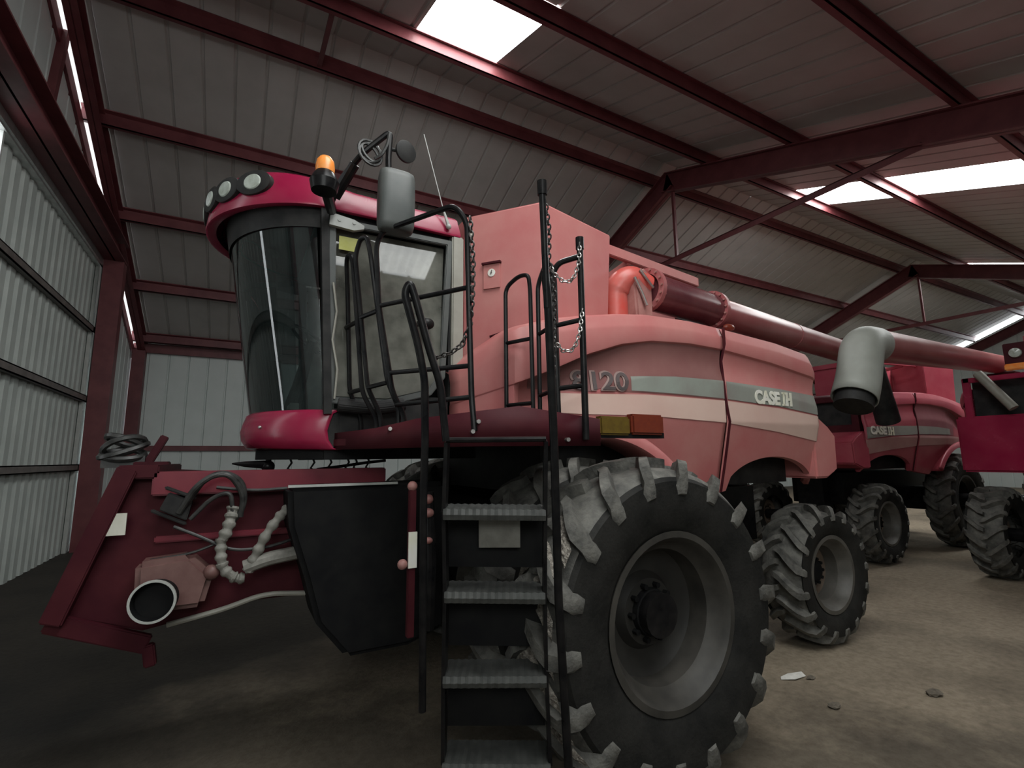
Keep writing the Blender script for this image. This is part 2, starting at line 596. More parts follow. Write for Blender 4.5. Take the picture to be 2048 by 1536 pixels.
ribbed(mb, (FILL_WIN[1], XR), 0.53, 0.03, lambda u, h: (V(u, YN-h, FILL_WIN[2]), V(u, YN-h, FILL_WIN[3])))
structure(mb.build('wall_near', 'wall_sheet', smooth=0))
mb = MB()
ribbed(mb, FILL_WIN[:2], 0.17, 0.012, lambda u, h: (V(u, YN-h-0.035, FILL_WIN[2]-0.05), V(u, YN-h-0.035, FILL_WIN[3]+0.05)), rw=0.05)
structure(mb.build('window_5', 'eave_fill', smooth=0))  # window_5 is the added, unseen fill window

# sliding door: two leaves with a slit of daylight between them
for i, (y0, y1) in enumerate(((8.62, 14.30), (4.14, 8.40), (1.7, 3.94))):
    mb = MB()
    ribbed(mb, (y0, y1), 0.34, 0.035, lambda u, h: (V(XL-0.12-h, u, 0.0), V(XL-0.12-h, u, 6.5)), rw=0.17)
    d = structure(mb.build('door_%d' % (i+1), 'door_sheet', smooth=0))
    for z in (1.79, 3.30, 4.87):
        mb = MB()
        mb.box(XL-0.12, XL-0.02, y0, y1, z-0.07, z-0.05)
        mb.box(XL-0.12, XL-0.02, y0, y1, z+0.05, z+0.07)
        mb.box(XL-0.04, XL-0.02, y0, y1, z-0.07, z+0.07)
        mb.build('door_rail', 'girt', d, smooth=0)
    mb = MB()
    mb.box(XL-0.12, XL-0.05, y1-0.30 if i == 0 else y1-0.05, y1, 0.0, 6.42)
    mb.box(XL-0.12, XL-0.05, y0, y0+0.05, 0.0, 6.42)
    if i == 1:
        mb.box(XL-0.16, XL-0.10, y1-0.05, y1+0.30, 0.0, 5.75)
    mb.build('door_stile', 'hinge', d, smooth=0)
mb = MB()
prof = [(XL-0.15, 6.36), (XL-0.02, 6.36), (XL-0.02, 6.40), (XL+0.0, 6.42), (XL+0.0, 6.58), (XL-0.15, 6.58)]
mb.prism(prof, 'y', 1.6, 14.1)
structure(mb.build('trim_1', 'galv', smooth=0))

NTRIM = [1]


def trim(mb, mat='steel_red', smooth=0):
    NTRIM[0] += 1
    return structure(mb.build('trim_%d' % NTRIM[0], mat, smooth=smooth))


trim(MB().ibeam((XL+0.2, 1.5, 6.80), (XL+0.2, 14.3, 6.80), 0.40, 0.48, 0.03))            # door header
for y in (14.2, 1.7):                                                                    # door columns
    trim(MB().box(XL+0.0, XL+0.38, y-0.16, y+0.16, 0, 6.56))
trim(MB().box(XL+0.02, XL+0.34, YF-0.36, YF-0.02, 0, roof_z(YF)-0.3))                     # corner columns
trim(MB().box(XR-0.34, XR-0.02, YF-0.36, YF-0.02, 0, roof_z(YF)-0.3))
for xf in (9.7, 23.45):                                                                  # eave columns
    trim(MB().ibeam((xf, YF-0.24, 0), (xf, YF-0.24, roof_z(YF)-0.3), 0.2, 0.4, 0.02, (0, 1, 0)))
    trim(MB().ibeam((xf, YN+0.24, 0), (xf, YN+0.24, roof_z(YN)-0.3), 0.2, 0.4, 0.02, (0, 1, 0)))
# gable rafters and the wall-top rail below the slit of daylight
for x, dz in ((XL+0.24, 0.26),):
    trim(MB().ibeam((x, RY, RZ-dz), (x, YF, roof_z(YF)-dz), 0.2, 0.40, 0.02))
    trim(MB().ibeam((x, YN, roof_z(YN)-dz), (x, RY, RZ-dz), 0.2, 0.40, 0.02))
trim(MB().beam((XL-0.02, RY, RZ-0.42), (XL-0.02, YF, roof_z(YF)-0.42), 0.10, 0.26))
trim(MB().beam((XL-0.02, YN, roof_z(YN)-0.42), (XL-0.02, RY, RZ-0.42), 0.10, 0.26))
trim(MB().ibeam((XR-0.3, RY, RZ-0.75), (XR-0.3, YF, roof_z(YF)-0.75), 0.2, 0.5, 0.02))
trim(MB().ibeam((XR-0.3, YN, roof_z(YN)-0.75), (XR-0.3, RY, RZ-0.75), 0.2, 0.5, 0.02))
trim(MB().beam((XL+0.02, 9.6, 7.0), (XL+0.02, 9.9, 9.0), 0.14, 0.14), 'steel_red')        # short brace above the header
# portal frames with tie bar and king post
for xf in (9.7, 23.45):
    ro = 0.28+0.25
    trim(MB().ibeam((xf, RY-0.1, RZ-ro), (xf, YF-0.1, roof_z(YF-0.1)-ro), 0.22, 0.52, 0.03))
    trim(MB().ibeam((xf, YN+0.1, roof_z(YN+0.1)-ro), (xf, RY+0.1, RZ-ro), 0.22, 0.52, 0.03))
    yt = RY+(RZ-0.8-7.0)/MF
    yb = RY-(RZ-0.8-7.0)/MN
    mb = MB()
    mb.beam((xf-0.04, yb, 6.98), (xf-0.04, yt, 6.98), 0.02, 0.13)
    mb.beam((xf, yb, 7.04), (xf, yt, 7.04), 0.10, 0.02)
    trim(mb)
    trim(MB().beam((xf, RY-0.15, 7.05), (xf, RY-0.15, RZ-0.75), 0.07, 0.07, (0, 1, 0)))
# purlins
PUR = [9.1, 11.35, 13.6, 15.9, 18.15, 7.38, 5.28, 2.65, 0.4, -1.9]
for y in PUR:
    z = roof_z(y)
    s = MF if y > RY else -MN
    mb = MB()
    t = 0.018
    mb.box(XL-0.02, XR, y-t/2, y+t/2, z-0.27, z-0.012)
    d = 0.085
    mb.box(XL-0.02, XR, y-t/2, y+d, z-0.27, z-0.25)
    mb.prism([(y-t/2, z-0.03), (y-d, z-0.03+s*d*0.9), (y-d, z-0.012+s*d*0.9), (y-t/2, z-0.012)], 'x', XL-0.02, XR)
    trim(mb)
mb = MB()
mb.beam((0.9, 7.4, roof_z(7.4)-0.2), (0.9, 9.1, roof_z(9.1)-0.2), 0.08, 0.05)
trim(mb)
trim(MB().box(XL, XR, YF-0.10, YF-0.03, 2.22, 2.38), 'steel_red')                          # girt on the far wall
trim(MB().box(XL, XR, YF-0.14, YF-0.03, roof_z(YF)-0.34, roof_z(YF)-0.06), 'steel_red')    # eave strut

# ------------------------------------------------------------------ combine harvester, modelled where the first one stands
O = (2.3, 4.25, 0.0)           # point under the front axle centre, machine heading towards -X
YC = 4.25


def B():
    return MB(O)


def on_left_and_right(fn):
    fn(1)
    fn(-1)


def tyre(mb, c, R, w, rr, N, hw=0.056):
    """Tractor tyre with chevron lugs, axle along Y."""
    R0 = R-0.068
    h = R-rr
    prof = [(-w*.36, rr-.01), (-w*.44, rr+.04), (-w*.50, rr+.45*h), (-w*.49, rr+.68*h), (-w*.44, R0-.055), (-w*.36, R0-.02), (-w*.18, R0-.004), (0, R0),
            (w*.18, R0-.004), (w*.36, R0-.02), (w*.44, R0-.055), (w*.49, rr+.68*h), (w*.50, rr+.45*h), (w*.44, rr+.04), (w*.36, rr-.01)]
    mb.cur = 1
    mb.lathe(prof[:5], c, (0, 1, 0), 72)
    mb.lathe(prof[-5:], c, (0, 1, 0), 72)
    mb.cur = 0
    mb.lathe(prof[4:-4], c, (0, 1, 0), 72)
    cx, cy, cz = c

    def pt(s, th, r):
        return V(cx-r*math.sin(th), cy+s, cz+r*math.cos(th))
    for side in (-1, 1):
        for k in range(N):
            th0 = 2*PI*(k+(0.5 if side > 0 else 0))/N
            rows = []
            for s, base, top, wd in ((-.035, R0-.03, R-.004, .8), (.10, R0-.03, R, 1.0), (.22, R0-.04, R-.002, 1.05), (.34, R0-.06, R-.010, 1.1), (.445, R0-.09, R-.035, 1.2), (.505, rr+.62*h, R-.115, 1.15), (.512, rr+.50*h, rr+.52*h, 0.9)):
                S = side*s*w
                th = th0+abs(s*w)/R*0.95
                a, b = hw*wd/R, hw*wd*0.62/R
                if s > .5:
                    rows.append([pt(side*w*.492, th-a, base), pt(S*1.025, th-b, top), pt(S*1.025, th+b, top), pt(side*w*.492, th+a, base)])
                else:
                    rows.append([pt(S, th-a, base), pt(S, th-b, top), pt(S, th+b, top), pt(S, th+a, base)])
            mb.grid(rows)
            n = len(mb.v)
            mb.f.append([n-28, n-27, n-26, n-25])
            mb.mi.append(mb.cur)
            mb.f.append([n-1, n-2, n-3, n-4])
            mb.mi.append(mb.cur)


def rim(mb, c, rr, w, face):
    """Wheel rim; face = -1 or +1, the outer side along Y."""
    p = [(.40, rr+.012), (.43, rr+.018), (.43, rr-.02), (.36, rr-.045), (.28, rr-.055), (.20, rr-.10), (-.06, rr-.11)]
    mb.lathe([(s*w, max(r, 0.001)) for s, r in p], c, (0, face, 0), 48)
    p = [(-.06, rr-.11), (-.10, rr-.14), (-.14, rr*.55), (-.13, rr*.48), (-.02, rr*.40), (.0, rr*.20), (.0, 0.001)]
    mb.cur = 1
    mb.lathe([(s*w, max(r, 0.001)) for s, r in p], c, (0, face, 0), 48)


def wheel(parent, name, c, R, w, rr, N, face, rmat='rim', disc='rim_dark', dark=False):
    mb = B()
    tyre(mb, c, R, w, rr, N, .056*(R/.95)**.5)
    t = mb.build(name, ('rubber', 'side_rubber'), parent, smooth=40)
    mb = B()
    rim(mb, c, rr, w, face)
    mb.build('rim', ('rim_dark' if dark else rmat, disc), t, smooth=40)
    mb = B()
    f = face
    mb.lathe([(-.04*w, .15*rr/.5), (.06*w, .14*rr/.5), (.10*w, .10*rr/.5), (.10*w, .001)], c, (0, f, 0), 24)
    for k in range(10):
        a = 2*PI*k/10
        q = (c[0]+rr*.33*math.cos(a), c[1]-f*.04*w, c[2]+rr*.33*math.sin(a))
        mb.cyl(q, (q[0], q[1]+f*.05, q[2]), .018, 6)
    mb.build('hub', 'shaded_black', t, smooth=40)
    return t


# side panel outline: X -> top z, bottom z, lateral offset of shoulder and of lower skin
TOPZ = [(1.36, 2.55), (1.50, 2.68), (1.66, 2.82), (1.98, 2.92), (2.26, 2.98), (2.60, 3.04), (2.94, 3.08), (3.40, 3.09), (3.81, 3.07), (4.60, 3.02), (5.13, 2.95), (5.20, 2.86), (5.24, 2.76)]
ARCZ = [(1.36, 2.30), (1.66, 2.42), (1.96, 2.54), (2.25, 2.67), (2.58, 2.78), (2.90, 2.84), (3.34, 2.865), (3.76, 2.855), (4.48, 2.79), (5.14, 2.70), (5.24, 2.66)]
SKIN = [(1.36, .85), (1.50, 1.10), (1.62, 1.33), (1.66, 1.355), (1.70, 1.25), (2.0, 1.24), (2.4, 1.31), (2.8, 1.36), (5.2, 1.365), (5.24, 1.33)]
SHLD = [(1.36, .87), (1.50, 1.12), (1.62, 1.35), (1.66, 1.385), (1.8, 1.39), (5.18, 1.39), (5.24, 1.35)]


def interp(tab, x):
    if x <= tab[0][0]:
        return tab[0][1]
    for (x0, y0), (x1, y1) in zip(tab, tab[1:]):
        if x <= x1:
            return y0+(y1-y0)*(x-x0)/(x1-x0)
    return tab[-1][1]


def bottom_z(x):
    if x < 2.3:
        return 2.03
    if x < 3.28:
        return max(1.50, .95+math.sqrt(max(0, 1.10**2-(x-2.3)**2)))
    if x < 3.9:
        return 1.50+(x-3.28)/(3.9-3.28)*.09
    d = (x-4.55)/.68
    return 1.58+.31*math.sqrt(max(0, 1-d*d)) if abs(d) < 1 else 1.60


def skin_off(x, z):
    """Lateral distance of the side skin from the centre line at x, z."""
    za = interp(ARCZ, x)
    s = interp(SKIN, x)
    if z >= za:
        return interp(SHLD, x)
    t = min(1, (za-z)/.30)
    dip = .030*math.sin(PI*min(1, t*1.0))*(1 if x > 1.7 else 0)
    tuck = max(0.0, 2.20-z)*.24*min(1.0, max(0.0, (x-1.7)/.5))
    return s-dip*(1-t*.4)-tuck


def side_panel(x0, x1, side):
    mb = B()
    n = max(8, int((x1-x0)/.045))
    cols = []
    for i in range(n+1):
        x = x0+(x1-x0)*i/n
        zt, za, zb = interp(TOPZ, x), interp(ARCZ, x), bottom_z(x)
        sh = interp(SHLD, x)
        col = [V(x, sh-.30, zt+.01), V(x, sh-.10, zt), V(x, sh-.035, zt-.025), V(x, sh-.005, zt-.11), V(x, sh, zt-.13), V(x, sh-.004, za+.01), V(x, sh-.006, za)]
        m = 34
        for k in range(m+1):
            z = za-.012+(zb-za+.012)*k/m
            col.append(V(x, skin_off(x, z), z))
        col.append(V(x, skin_off(x, zb)-.05, zb-.005))
        col.append(V(x, skin_off(x, zb)-.08, zb+.03))
        cols.append([V(p.x, YC-side*p.y, p.z) for p in col])
    mb.grid(cols)
    return mb


def decal(side, xs_, z_lo, z_hi, lift=.013, n=60, rows=14):
    """Strip lying on the side skin between two height curves."""
    mb = B()
    a = []
    x0, x1 = xs_
    for i in range(n+1):
        x = x0+(x1-x0)*i/n
        lo, hi = z_lo(x), z_hi(x)
        a.append([V(x, YC-side*(skin_off(x, lo+(hi-lo)*k/rows)+lift), lo+(hi-lo)*k/rows) for k in range(rows+1)])
    mb.grid(a)
    return mb


def lettering(side, txt, x_start, z0, height, weight, lift, squeeze=1.0, slope=0.0, extra=None):
    """Word on the side skin, reading rearwards on the left side and forwards on the right side."""
    vs_, fs, wd = text_mesh(txt, height, weight)
    mb = B()
    out = []
    for p in vs_:
        x = x_start+side*p.x*squeeze
        z = z0+p.z+slope*p.x
        out.append(V(x, YC-side*(skin_off(x, z)+lift+p.y), z))
    mb.add(out, fs)
    return mb, wd*squeeze


CREAM_LO = [(1.9, 2.23), (2.26, 2.22), (2.86, 2.22), (3.76, 2.19), (4.54, 2.12), (5.24, 2.03)]
CREAM_HI = [(1.9, 2.375), (2.27, 2.375), (2.87, 2.39), (3.78, 2.385), (4.58, 2.345), (5.29, 2.28)]
GREY_LO = [(2.69, 2.415), (3.16, 2.415), (3.71, 2.405), (4.58, 2.365), (5.24, 2.30)]
GREY_HI = [(2.69, 2.53), (3.17, 2.56), (3.73, 2.565), (4.61, 2.54), (5.24, 2.50)]


def f(tab):
    return lambda x: interp(tab, x)


def body_parts(root, sides=(1, -1)):
    """The long machine body: side panels, cover, tank, tail, chassis, axles, wheels."""
    mb = B()
    mb.box(0.9, 5.3, 3.75, 4.75, .95, 1.55)
    mb.box(2.05, 2.55, 3.4, 5.1, .72, 1.2)
    mb.cyl((2.3, 2.3, .95), (2.3, 6.2, .95), .13, 16)
    mb.build('chassis', 'black', root, smooth=30)
    mb = B()
    mb.box(2.05, 5.16, YC-1.0, YC+1.0, 1.62, 2.86)
    mb.build('engine_housing', 'plastic', root, smooth=0)
    mb = B()
    a = []
    for i in range(25):
        x = 1.66+(5.18-1.66)*i/24
        zt = interp(TOPZ, x)
        a.append([V(x, YC+1.10*t, zt+.0+.05*(1-t*t)) for t in (-1, -.6, -.2, .2, .6, 1)])
    mb.grid(a)
    mb.build('engine_cover', 'dark_red', root, solid=.02)
    for s in sides:
        mb = side_panel(1.36, 3.775, s)
        mb.build('side_panel', 'dusty_red', root, solid=.012, smooth=28)
        mb = side_panel(3.80, 5.24, s)
        mb.build('side_door', 'dusty_red', root, solid=.012, smooth=28)
        # dark seam cord between panel and door
        mb = B()
        p = [V(3.79, YC-s*(skin_off(3.79, z)+.010), z) for z in (3.05, 2.9, 2.75, 2.6, 2.4, 2.2, 2.0, 1.8, 1.58)]
        for k, q in enumerate(p):
            q.x += (.0, .0, .002, -.005, -.004, .03, .035, .035, .03)[k]
        mb.tube(p, .013, 6)
        mb.build('seam_cord', 'dark_red', root)
        mb = decal(s, (1.80, 3.77), lambda x: max(interp(GREY_LO, x)-.02, interp(ARCZ, x)-.30) if x < 2.5 else interp(GREY_LO, x)-(.01 if s > 0 else .15), lambda x: interp(ARCZ, x)-.012, lift=.010, rows=24)
        mb.build('dark_swoosh', 'dark_decal', root, smooth=60)
        dz = 0.0 if s > 0 else -.14
        f = lambda tab: (lambda x: interp(tab, x)+dz)
        mb = decal(s, (1.98, 3.77), f(CREAM_LO), f(CREAM_HI))
        mb.build('cream_stripe', 'cream', root, smooth=60)
        mb = decal(s, (3.81, 5.23), f(CREAM_LO), f(CREAM_HI))
        mb.build('cream_stripe', 'cream', root, smooth=60)
        mb = decal(s, (2.69, 3.77), f(GREY_LO), f(GREY_HI))
        mb.build('grey_stripe', 'grey_decal', root, smooth=60)
        mb = decal(s, (3.81, 5.22), f(GREY_LO), f(GREY_HI))
        mb.build('grey_stripe', 'grey_decal', root, smooth=60)
        if s > 0:
            # model number with outline
            mb, wd = lettering(s, '8120', 2.16, 2.395, .165, .045, .017, 1.18, .02)
            mb.build('number_outline', 'outline', root, smooth=0)
            mb, wd = lettering(s, '8120', 2.18, 2.405, .145, .014, .022, 1.22, .02)
            mb.build('model_number', 'number', root, smooth=0)
        # maker lettering: CASE and the IH emblem
        x0 = 4.19 if s > 0 else 5.16
        z0 = 2.375 if s > 0 else 2.235
        hh = .135 if s > 0 else .15
        mb, wd = lettering(s, 'CASE', x0, z0, hh, .050, .019, .96, -.005*s)
        mb.build('maker_lettering', 'white', root, smooth=0)
        mb = B()
        xe = x0+s*(wd+.035)
        k = hh/.135

        def bar(a, b, c, d):
            xx = sorted((xe+s*a*k, xe+s*b*k))
            o_ = YC-s*(skin_off(xe, z0+.07)+.019)
            mb.box(xx[0], xx[1], o_-.003, o_+.003, z0-.003+c*k, z0-.003+d*k)
        bar(0, .055, 0, .02)
        bar(0, .055, .115, .135)
        bar(.015, .040, 0, .135)
        bar(.062, .092, 0, .135)
        bar(.125, .155, 0, .135)
        bar(.092, .125, .055, .08)
        mb.build('maker_emblem', 'white', root, smooth=0)
        # lip of the front wheel arch
        mb = B()
        rows = []
        for i in range(22):
            a = math.radians(2+54*i/21)
            rows.append([V(2.3+r*math.sin(a), YC-s*yy, .95+r*math.cos(a)) for r, yy in ((1.09, 1.10), (1.09, 1.385), (1.10, 1.40), (1.17, 1.395), (1.19, 1.37))])
        mb.grid(rows)
        mb.build('wheel_arch_lip', 'dusty_red', root, solid=.012, smooth=50)
    # tail cowl with the rear screen
    mb = B()
    mb.prism([(5.16, 2.30), (5.30, 2.285), (5.45, 2.20), (5.57, 2.10), (5.55, 1.74), (5.36, 1.66), (5.16, 1.66)], 'y', YC-1.33, YC+1.33)
    tail = mb.build('tail_cowl', 'dusty_red', root, bevel=.02)
    mb = B()
    mb.prism([(5.24, 1.74), (5.24, 2.30), (5.36, 2.27), (5.36, 1.74)], 'y', YC-1.335, YC-1.334)
    mb = B()
    mb.box(5.16, 5.24, YC-1.26, YC+1.26, 2.28, 2.42)
    mb.box(5.16, 5.24, YC-1.26, YC-1.14, 2.28, 2.92)
    mb.box(5.16, 5.24, YC+1.14, YC+1.26, 2.28, 2.92)
    mb.box(5.16, 5.24, YC-1.26, YC+1.26, 2.84, 2.94)
    scr = mb.build('rear_frame', 'dark_red', root, bevel=.01)
    mb = B()
    mb.box(5.17, 5.19, YC-1.14, YC+1.14, 2.42, 2.84)
    mb.build('rear_screen', 'plastic', root, smooth=0)
    # grain tank
    mb = B()
    pl0 = [(1.50, YC+.72), (1.50, YC-.72), (1.94, YC-1.21), (2.70, YC-1.03), (2.68, YC-.45), (4.2, YC-.42), (4.2, YC+.42), (2.68, YC+.45), (2.70, YC+1.03), (1.94, YC+1.21)]
    pl1 = [(1.52, YC+.76), (1.52, YC-.76), (1.94, YC-1.27), (2.80, YC-1.06), (2.76, YC-.45), (4.3, YC-.42), (4.3, YC+.42), (2.76, YC+.45), (2.80, YC+1.06), (1.94, YC+1.27)]
    n = len(pl0)
    zt = [3.86, 3.86, 3.86, 3.86, 3.80, 3.80, 3.80, 3.80, 3.86, 3.86]
    lo = [V(x, y, 2.3) for x, y in pl0]
    hi = [V(x, y, z) for (x, y), z in zip(pl1, zt)]
    cen = V(2.6, YC, 0)
    hi2 = [V(p.x+(cen.x-p.x)*.02, p.y+(cen.y-p.y)*.02, p.z+.015) for p in hi]
    mb.grid([lo, hi, hi2], True)
    mb.f.append([2*n+i for i in range(n)])
    mb.mi.append(0)
    tank = mb.build('grain_tank', 'dusty_red', root, bevel=.035, bseg=3)
    mb = B()
    for s in (1, -1):
        mb.beam((2.78, YC-s*.93, 3.80), (4.32, YC-s*.70, 3.80), .05, .10)
        mb.beam((4.0, YC-s*.74, 3.76), (4.0, YC-s*.42, 3.70), .05, .06)
        mb.beam((3.2, YC-s*.86, 3.76), (3.2, YC-s*.42, 3.70), .05, .06)
    mb.beam((4.32, YC-.72, 3.80), (4.32, YC+.72, 3.80), .05, .10)
    mb.build('tank_lip', 'dusty_red', tank, bevel=.006)
    # rear axle
    mb = B()
    mb.cyl((5.40, 3.2, .66), (5.40, 5.3, .66), .10, 14)
    mb.box(5.25, 5.55, 4.0, 4.5, .6, 1.66)
    mb.build('rear_axle', 'black', root)
    # exhaust and service ladder behind the tail
    mb = B()
    for y in (3.35, 3.65):
        mb.tube([(5.42, y, 2.25), (5.42, y, 2.95)], .014, 8)
    for z in (2.4, 2.6, 2.8):
        mb.tube([(5.42, 3.35, z), (5.42, 3.65, z)], .012, 8)
    mb.box(5.25, 5.36, 3.2, 3.9, 2.28, 2.8)
    mb.build('service_ladder', 'black', root)


def front_wheels(root, R=.95):
    for s in (1, -1):
        wheel(root, 'front_tyre', (2.3, YC-s*1.85, R), R, .50, .49, 18, -s, rmat='shaded_rim', disc='rim_dark')
        wheel(root, 'front_tyre', (2.3, YC-s*1.13, R), R, .48, .49, 18, -s, dark=True)


def rear_wheels(root, R=.69):
    for s in (1, -1):
        wheel(root, 'rear_tyre', (5.40, YC-s*1.06, R), R, .47, .37*R/.69, 17, -s, disc='rust_rim')


def auger(root):
    a0, a1 = V(3.22, 3.20, 3.42), V(8.7, 4.0, 3.42)
    d = (a1-a0).normalized()
    mb = B()
    mb.cyl(a0, a0+d*1.08, .172, 28)
    au = mb.build('unloading_auger', 'maroon', root)
    mb = B()
    mb.cyl(a0+d*1.08, a1, .158, 28)
    mb.cyl(a0+d*2.92, a0+d*2.95, .163, 28)
    mb.build('auger_tube', 'red_steel', au)
    for t in (.0, 1.08):
        mb = B()
        c = a0+d*t
        mb.lathe([(-.025, .15), (-.025, .205), (.025, .205), (.025, .15)], c, d, 32)
        u = d.orthogonal().normalized()
        w = d.cross(u)
        for k in range(16):
            q = c+(u*math.cos(2*PI*k/16)+w*math.sin(2*PI*k/16))*.186
            mb.cur = 1
            mb.cyl(q-d*.042, q+d*.042, .012, 6)
        mb.build('flange', ('red_steel', 'pink'), au)
    # elbow and riser at the tank corner
    mb = B()
    path = fillet([(2.92, 3.30, 2.95), (2.92, 3.30, 3.40), (3.02, 3.22, 3.52), a0+V(-.02, 0, .02)], .12, 6)
    mb.tube(path, [.115]*4+[.125]*(len(path)-4), 20)
    mb.build('auger_elbow', 'bright_red', au)
    mb = B()
    mb.prism([(3.00, 3.02), (3.19, 3.02), (3.20, 3.50), (3.10, 3.60), (3.03, 3.54), (2.98, 3.40)], 'y', 3.10, 3.28)
    mb.build('elbow_bracket', 'pink', au, bevel=.02)
    mb = B()
    mb.tube([V(*p) for p in ((2.97, 3.09, 3.47), (3.04, 3.08, 3.33), (3.08, 3.07, 3.22))], .014, 8)
    mb.tube([V(*p) for p in ((3.04, 3.09, 3.55), (3.13, 3.06, 3.42), (3.17, 3.07, 3.40))], .012, 8)
    mb.build('hydraulic_pipe', 'chrome', au)
    # saddle lamp on the hood
    mb = B()
    mb.ball((4.10, 3.02, 3.13), .05, 1.5, .8, .7)
    mb.build('marker_lamp', 'orange_red', au)
    # rubber spout at the far end
    mb = B()
    path = fillet([a1-d*.05, a1+d*.25, a1+d*.52+V(0, 0, -.45), a1+d*.80+V(0, 0, -.98)], .3, 6)
    mb.tube(path, [.165]*(len(path)-2)+[.17, .175], 24)
    mb.build('rubber_spout', 'plastic', au)


# --- cab -----------------------------------------------------------
def front_curve(t, xs_, xm, p=2.2, q=.6):
    return xs_-(xs_-xm)*max(0.0, 1-abs(t)**p)**q


def cab(root):
    mb = B()
    # rear wall, floor, ceiling, pillars
    mb.box(1.36, 1.46, 3.44, 5.06, 2.05, 3.66)
    mb.box(.40, 1.46, 3.47, 5.03, 3.60, 3.66)
    mb.box(.50, 1.46, 3.45, 5.05, 1.98, 2.24)
    mb.beam((.505, 3.455, 2.2), (.425, 3.455, 3.64), .05, .10, (0, 1, 0))
    mb.beam((.52, 5.03, 2.2), (.45, 5.03, 3.64), .06, .06, (0, 1, 0))
    c = mb.build('cab', 'plastic', root, smooth=0)
    mb = B()
    mb.box(1.375, 1.47, 3.405, 3.46, 2.05, 3.64)
    mb.build('cab_post', 'cab_grey', c, bevel=.01)
    # windscreen
    rows = []
    for i in range(13):
        f_ = i/12
        z = 2.20+1.46*f_
        xs_ = .55-.10*f_
        xm = .065-.235*f_
        rows.append([V(front_curve(t, xs_, xm), YC+.80*t, z) for t in [.985*math.sin(PI/2*(-1+2*k/44)) for k in range(45)]])
    mb = B()
    mb.grid(rows)
    mb.build('windscreen', 'windshield', c, smooth=80)
    mb = B()
    r2 = []
    for z, e in ((3.50, -.012), (3.68, -.014)):
        f_ = (z-2.2)/1.46
        r2.append([V(front_curve(t, .55-.10*f_, .065-.235*f_)+e, YC+.805*t, z) for t in [math.sin(PI/2*(-1+2*k/44)) for k in range(45)]])
    mb.grid(r2)
    mb.build('sun_band', 'plastic', c, smooth=80)
    # left door
    for s in (1, -1):
        Y = YC-s*.80
        mb = B()
        oc = [(.50, 2.27), (.455, 3.585), (1.385, 3.60), (1.33, 2.50), (1.22, 2.36), (.90, 2.27)]
        ic = [(.545, 2.32), (.505, 3.54), (1.335, 3.555), (1.285, 2.53), (1.195, 2.405), (.89, 2.32)]
        n = len(oc)
        a = [V(x, Y-s*.03, z) for x, z in oc]
        b = [V(x, Y-s*.03, z) for x, z in ic]
        a2 = [V(x, Y+s*.01, z) for x, z in oc]
        b2 = [V(x, Y+s*.01, z) for x, z in ic]
        mb.grid([a2, a, b, b2, a2], True)
        dr = mb.build('cab_door', 'mirror_shell', c, bevel=.006)
        mb = B()
        mb.add([V(x, Y+s*((z-2.72)*.066-.008), z) for x, z in ic], [tuple(range(n))])
        mb.build('door_window', 'door_glass', dr, smooth=0)
        if s > 0:
            mb = B()
            mb.ball((1.17, 3.385, 2.89), .055, 1, .7, .8)
            mb.box(1.10, 1.20, 3.39, 3.43, 2.87, 2.91)
            mb.build('door_handle', 'black', dr, bevel=.004)
            mb = B()
            mb.prism([(.455, 3.51), (.46, 3.60), (.62, 3.58), (.69, 3.55), (.69, 3.525), (.62, 3.50)], 'y', 3.385, 3.42)
            for x in (.52, .62):
                mb.cyl((x, 3.38, 3.555), (x, 3.40, 3.555), .012, 8)
            mb.build('door_hinge', 'hinge', dr)
            mb = B()
            mb.box(.53, .66, 3.428, 3.432, 3.36, 3.46)
            mb.build('window_sticker', 'yellow_paper', dr, smooth=0)
            mb = B()
            mb.tube([(.50, 3.40, 3.1), (.53, 3.40, 2.9), (.51, 3.395, 2.7), (.55, 3.40, 2.5), (.54, 3.40, 2.3)], .008, 6)
            mb.build('door_cable', 'cab_grey', dr)
    # lower door panel below the glass
    mb = B()
    mb.box(.58, 1.40, 3.44, 3.47, 2.0, 2.35)
    mb.tube(fillet([(.56, 3.38, 2.26), (.80, 3.36, 2.24), (1.0, 3.36, 2.28)], .1), .05, 10)
    mb.build('cab_sill', 'plastic', c, bevel=.006)
    # red fairing under the windscreen
    ts = [math.sin(PI/2*(-1+2*k/44)) for k in range(45)]
    rows = []
    for z, e in ((1.965, .05), (1.975, .0), (2.03, -.035), (2.09, -.045), (2.15, -.03), (2.205, -.012), (2.225, .02), (2.22, .06)):
        rows.append([V(front_curve(t, .555, .055)+e, YC+.815*t, z+.02*(1-t*t)) for t in ts])
    mb = B()
    mb.grid(rows)
    mb.build('front_fairing', 'red', c, smooth=60, solid=.01)
    mb = B()
    mb.ball((.12, 3.70, 2.12), .012)
    mb.build('fairing_bolt', 'chrome', c)
    # underside
    mb = B()
    mb.grid([[V(front_curve(t, .58, .12), YC+.78*t, z) for t in ts] for z in (1.905, 1.97)])
    mb.box(.5, 1.6, 3.46, 5.04, 1.90, 1.99)
    mb.build('cab_base', 'shaded_black', c)
    # hanging leads and the lamp under the nose
    mb = B()
    mb.ball((.20, 4.0, 1.855), .045)
    mb.tube([(.20, 4.0, 1.92), (.20, 4.0, 1.86)], .02, 6)
    mb.tube([(.18, 4.0, 1.87), (.05, 4.0, 1.875), (-.03, 4.0, 1.88)], [.03, .02, .005], 8)
    mb.build('nose_lamp', 'black', c)
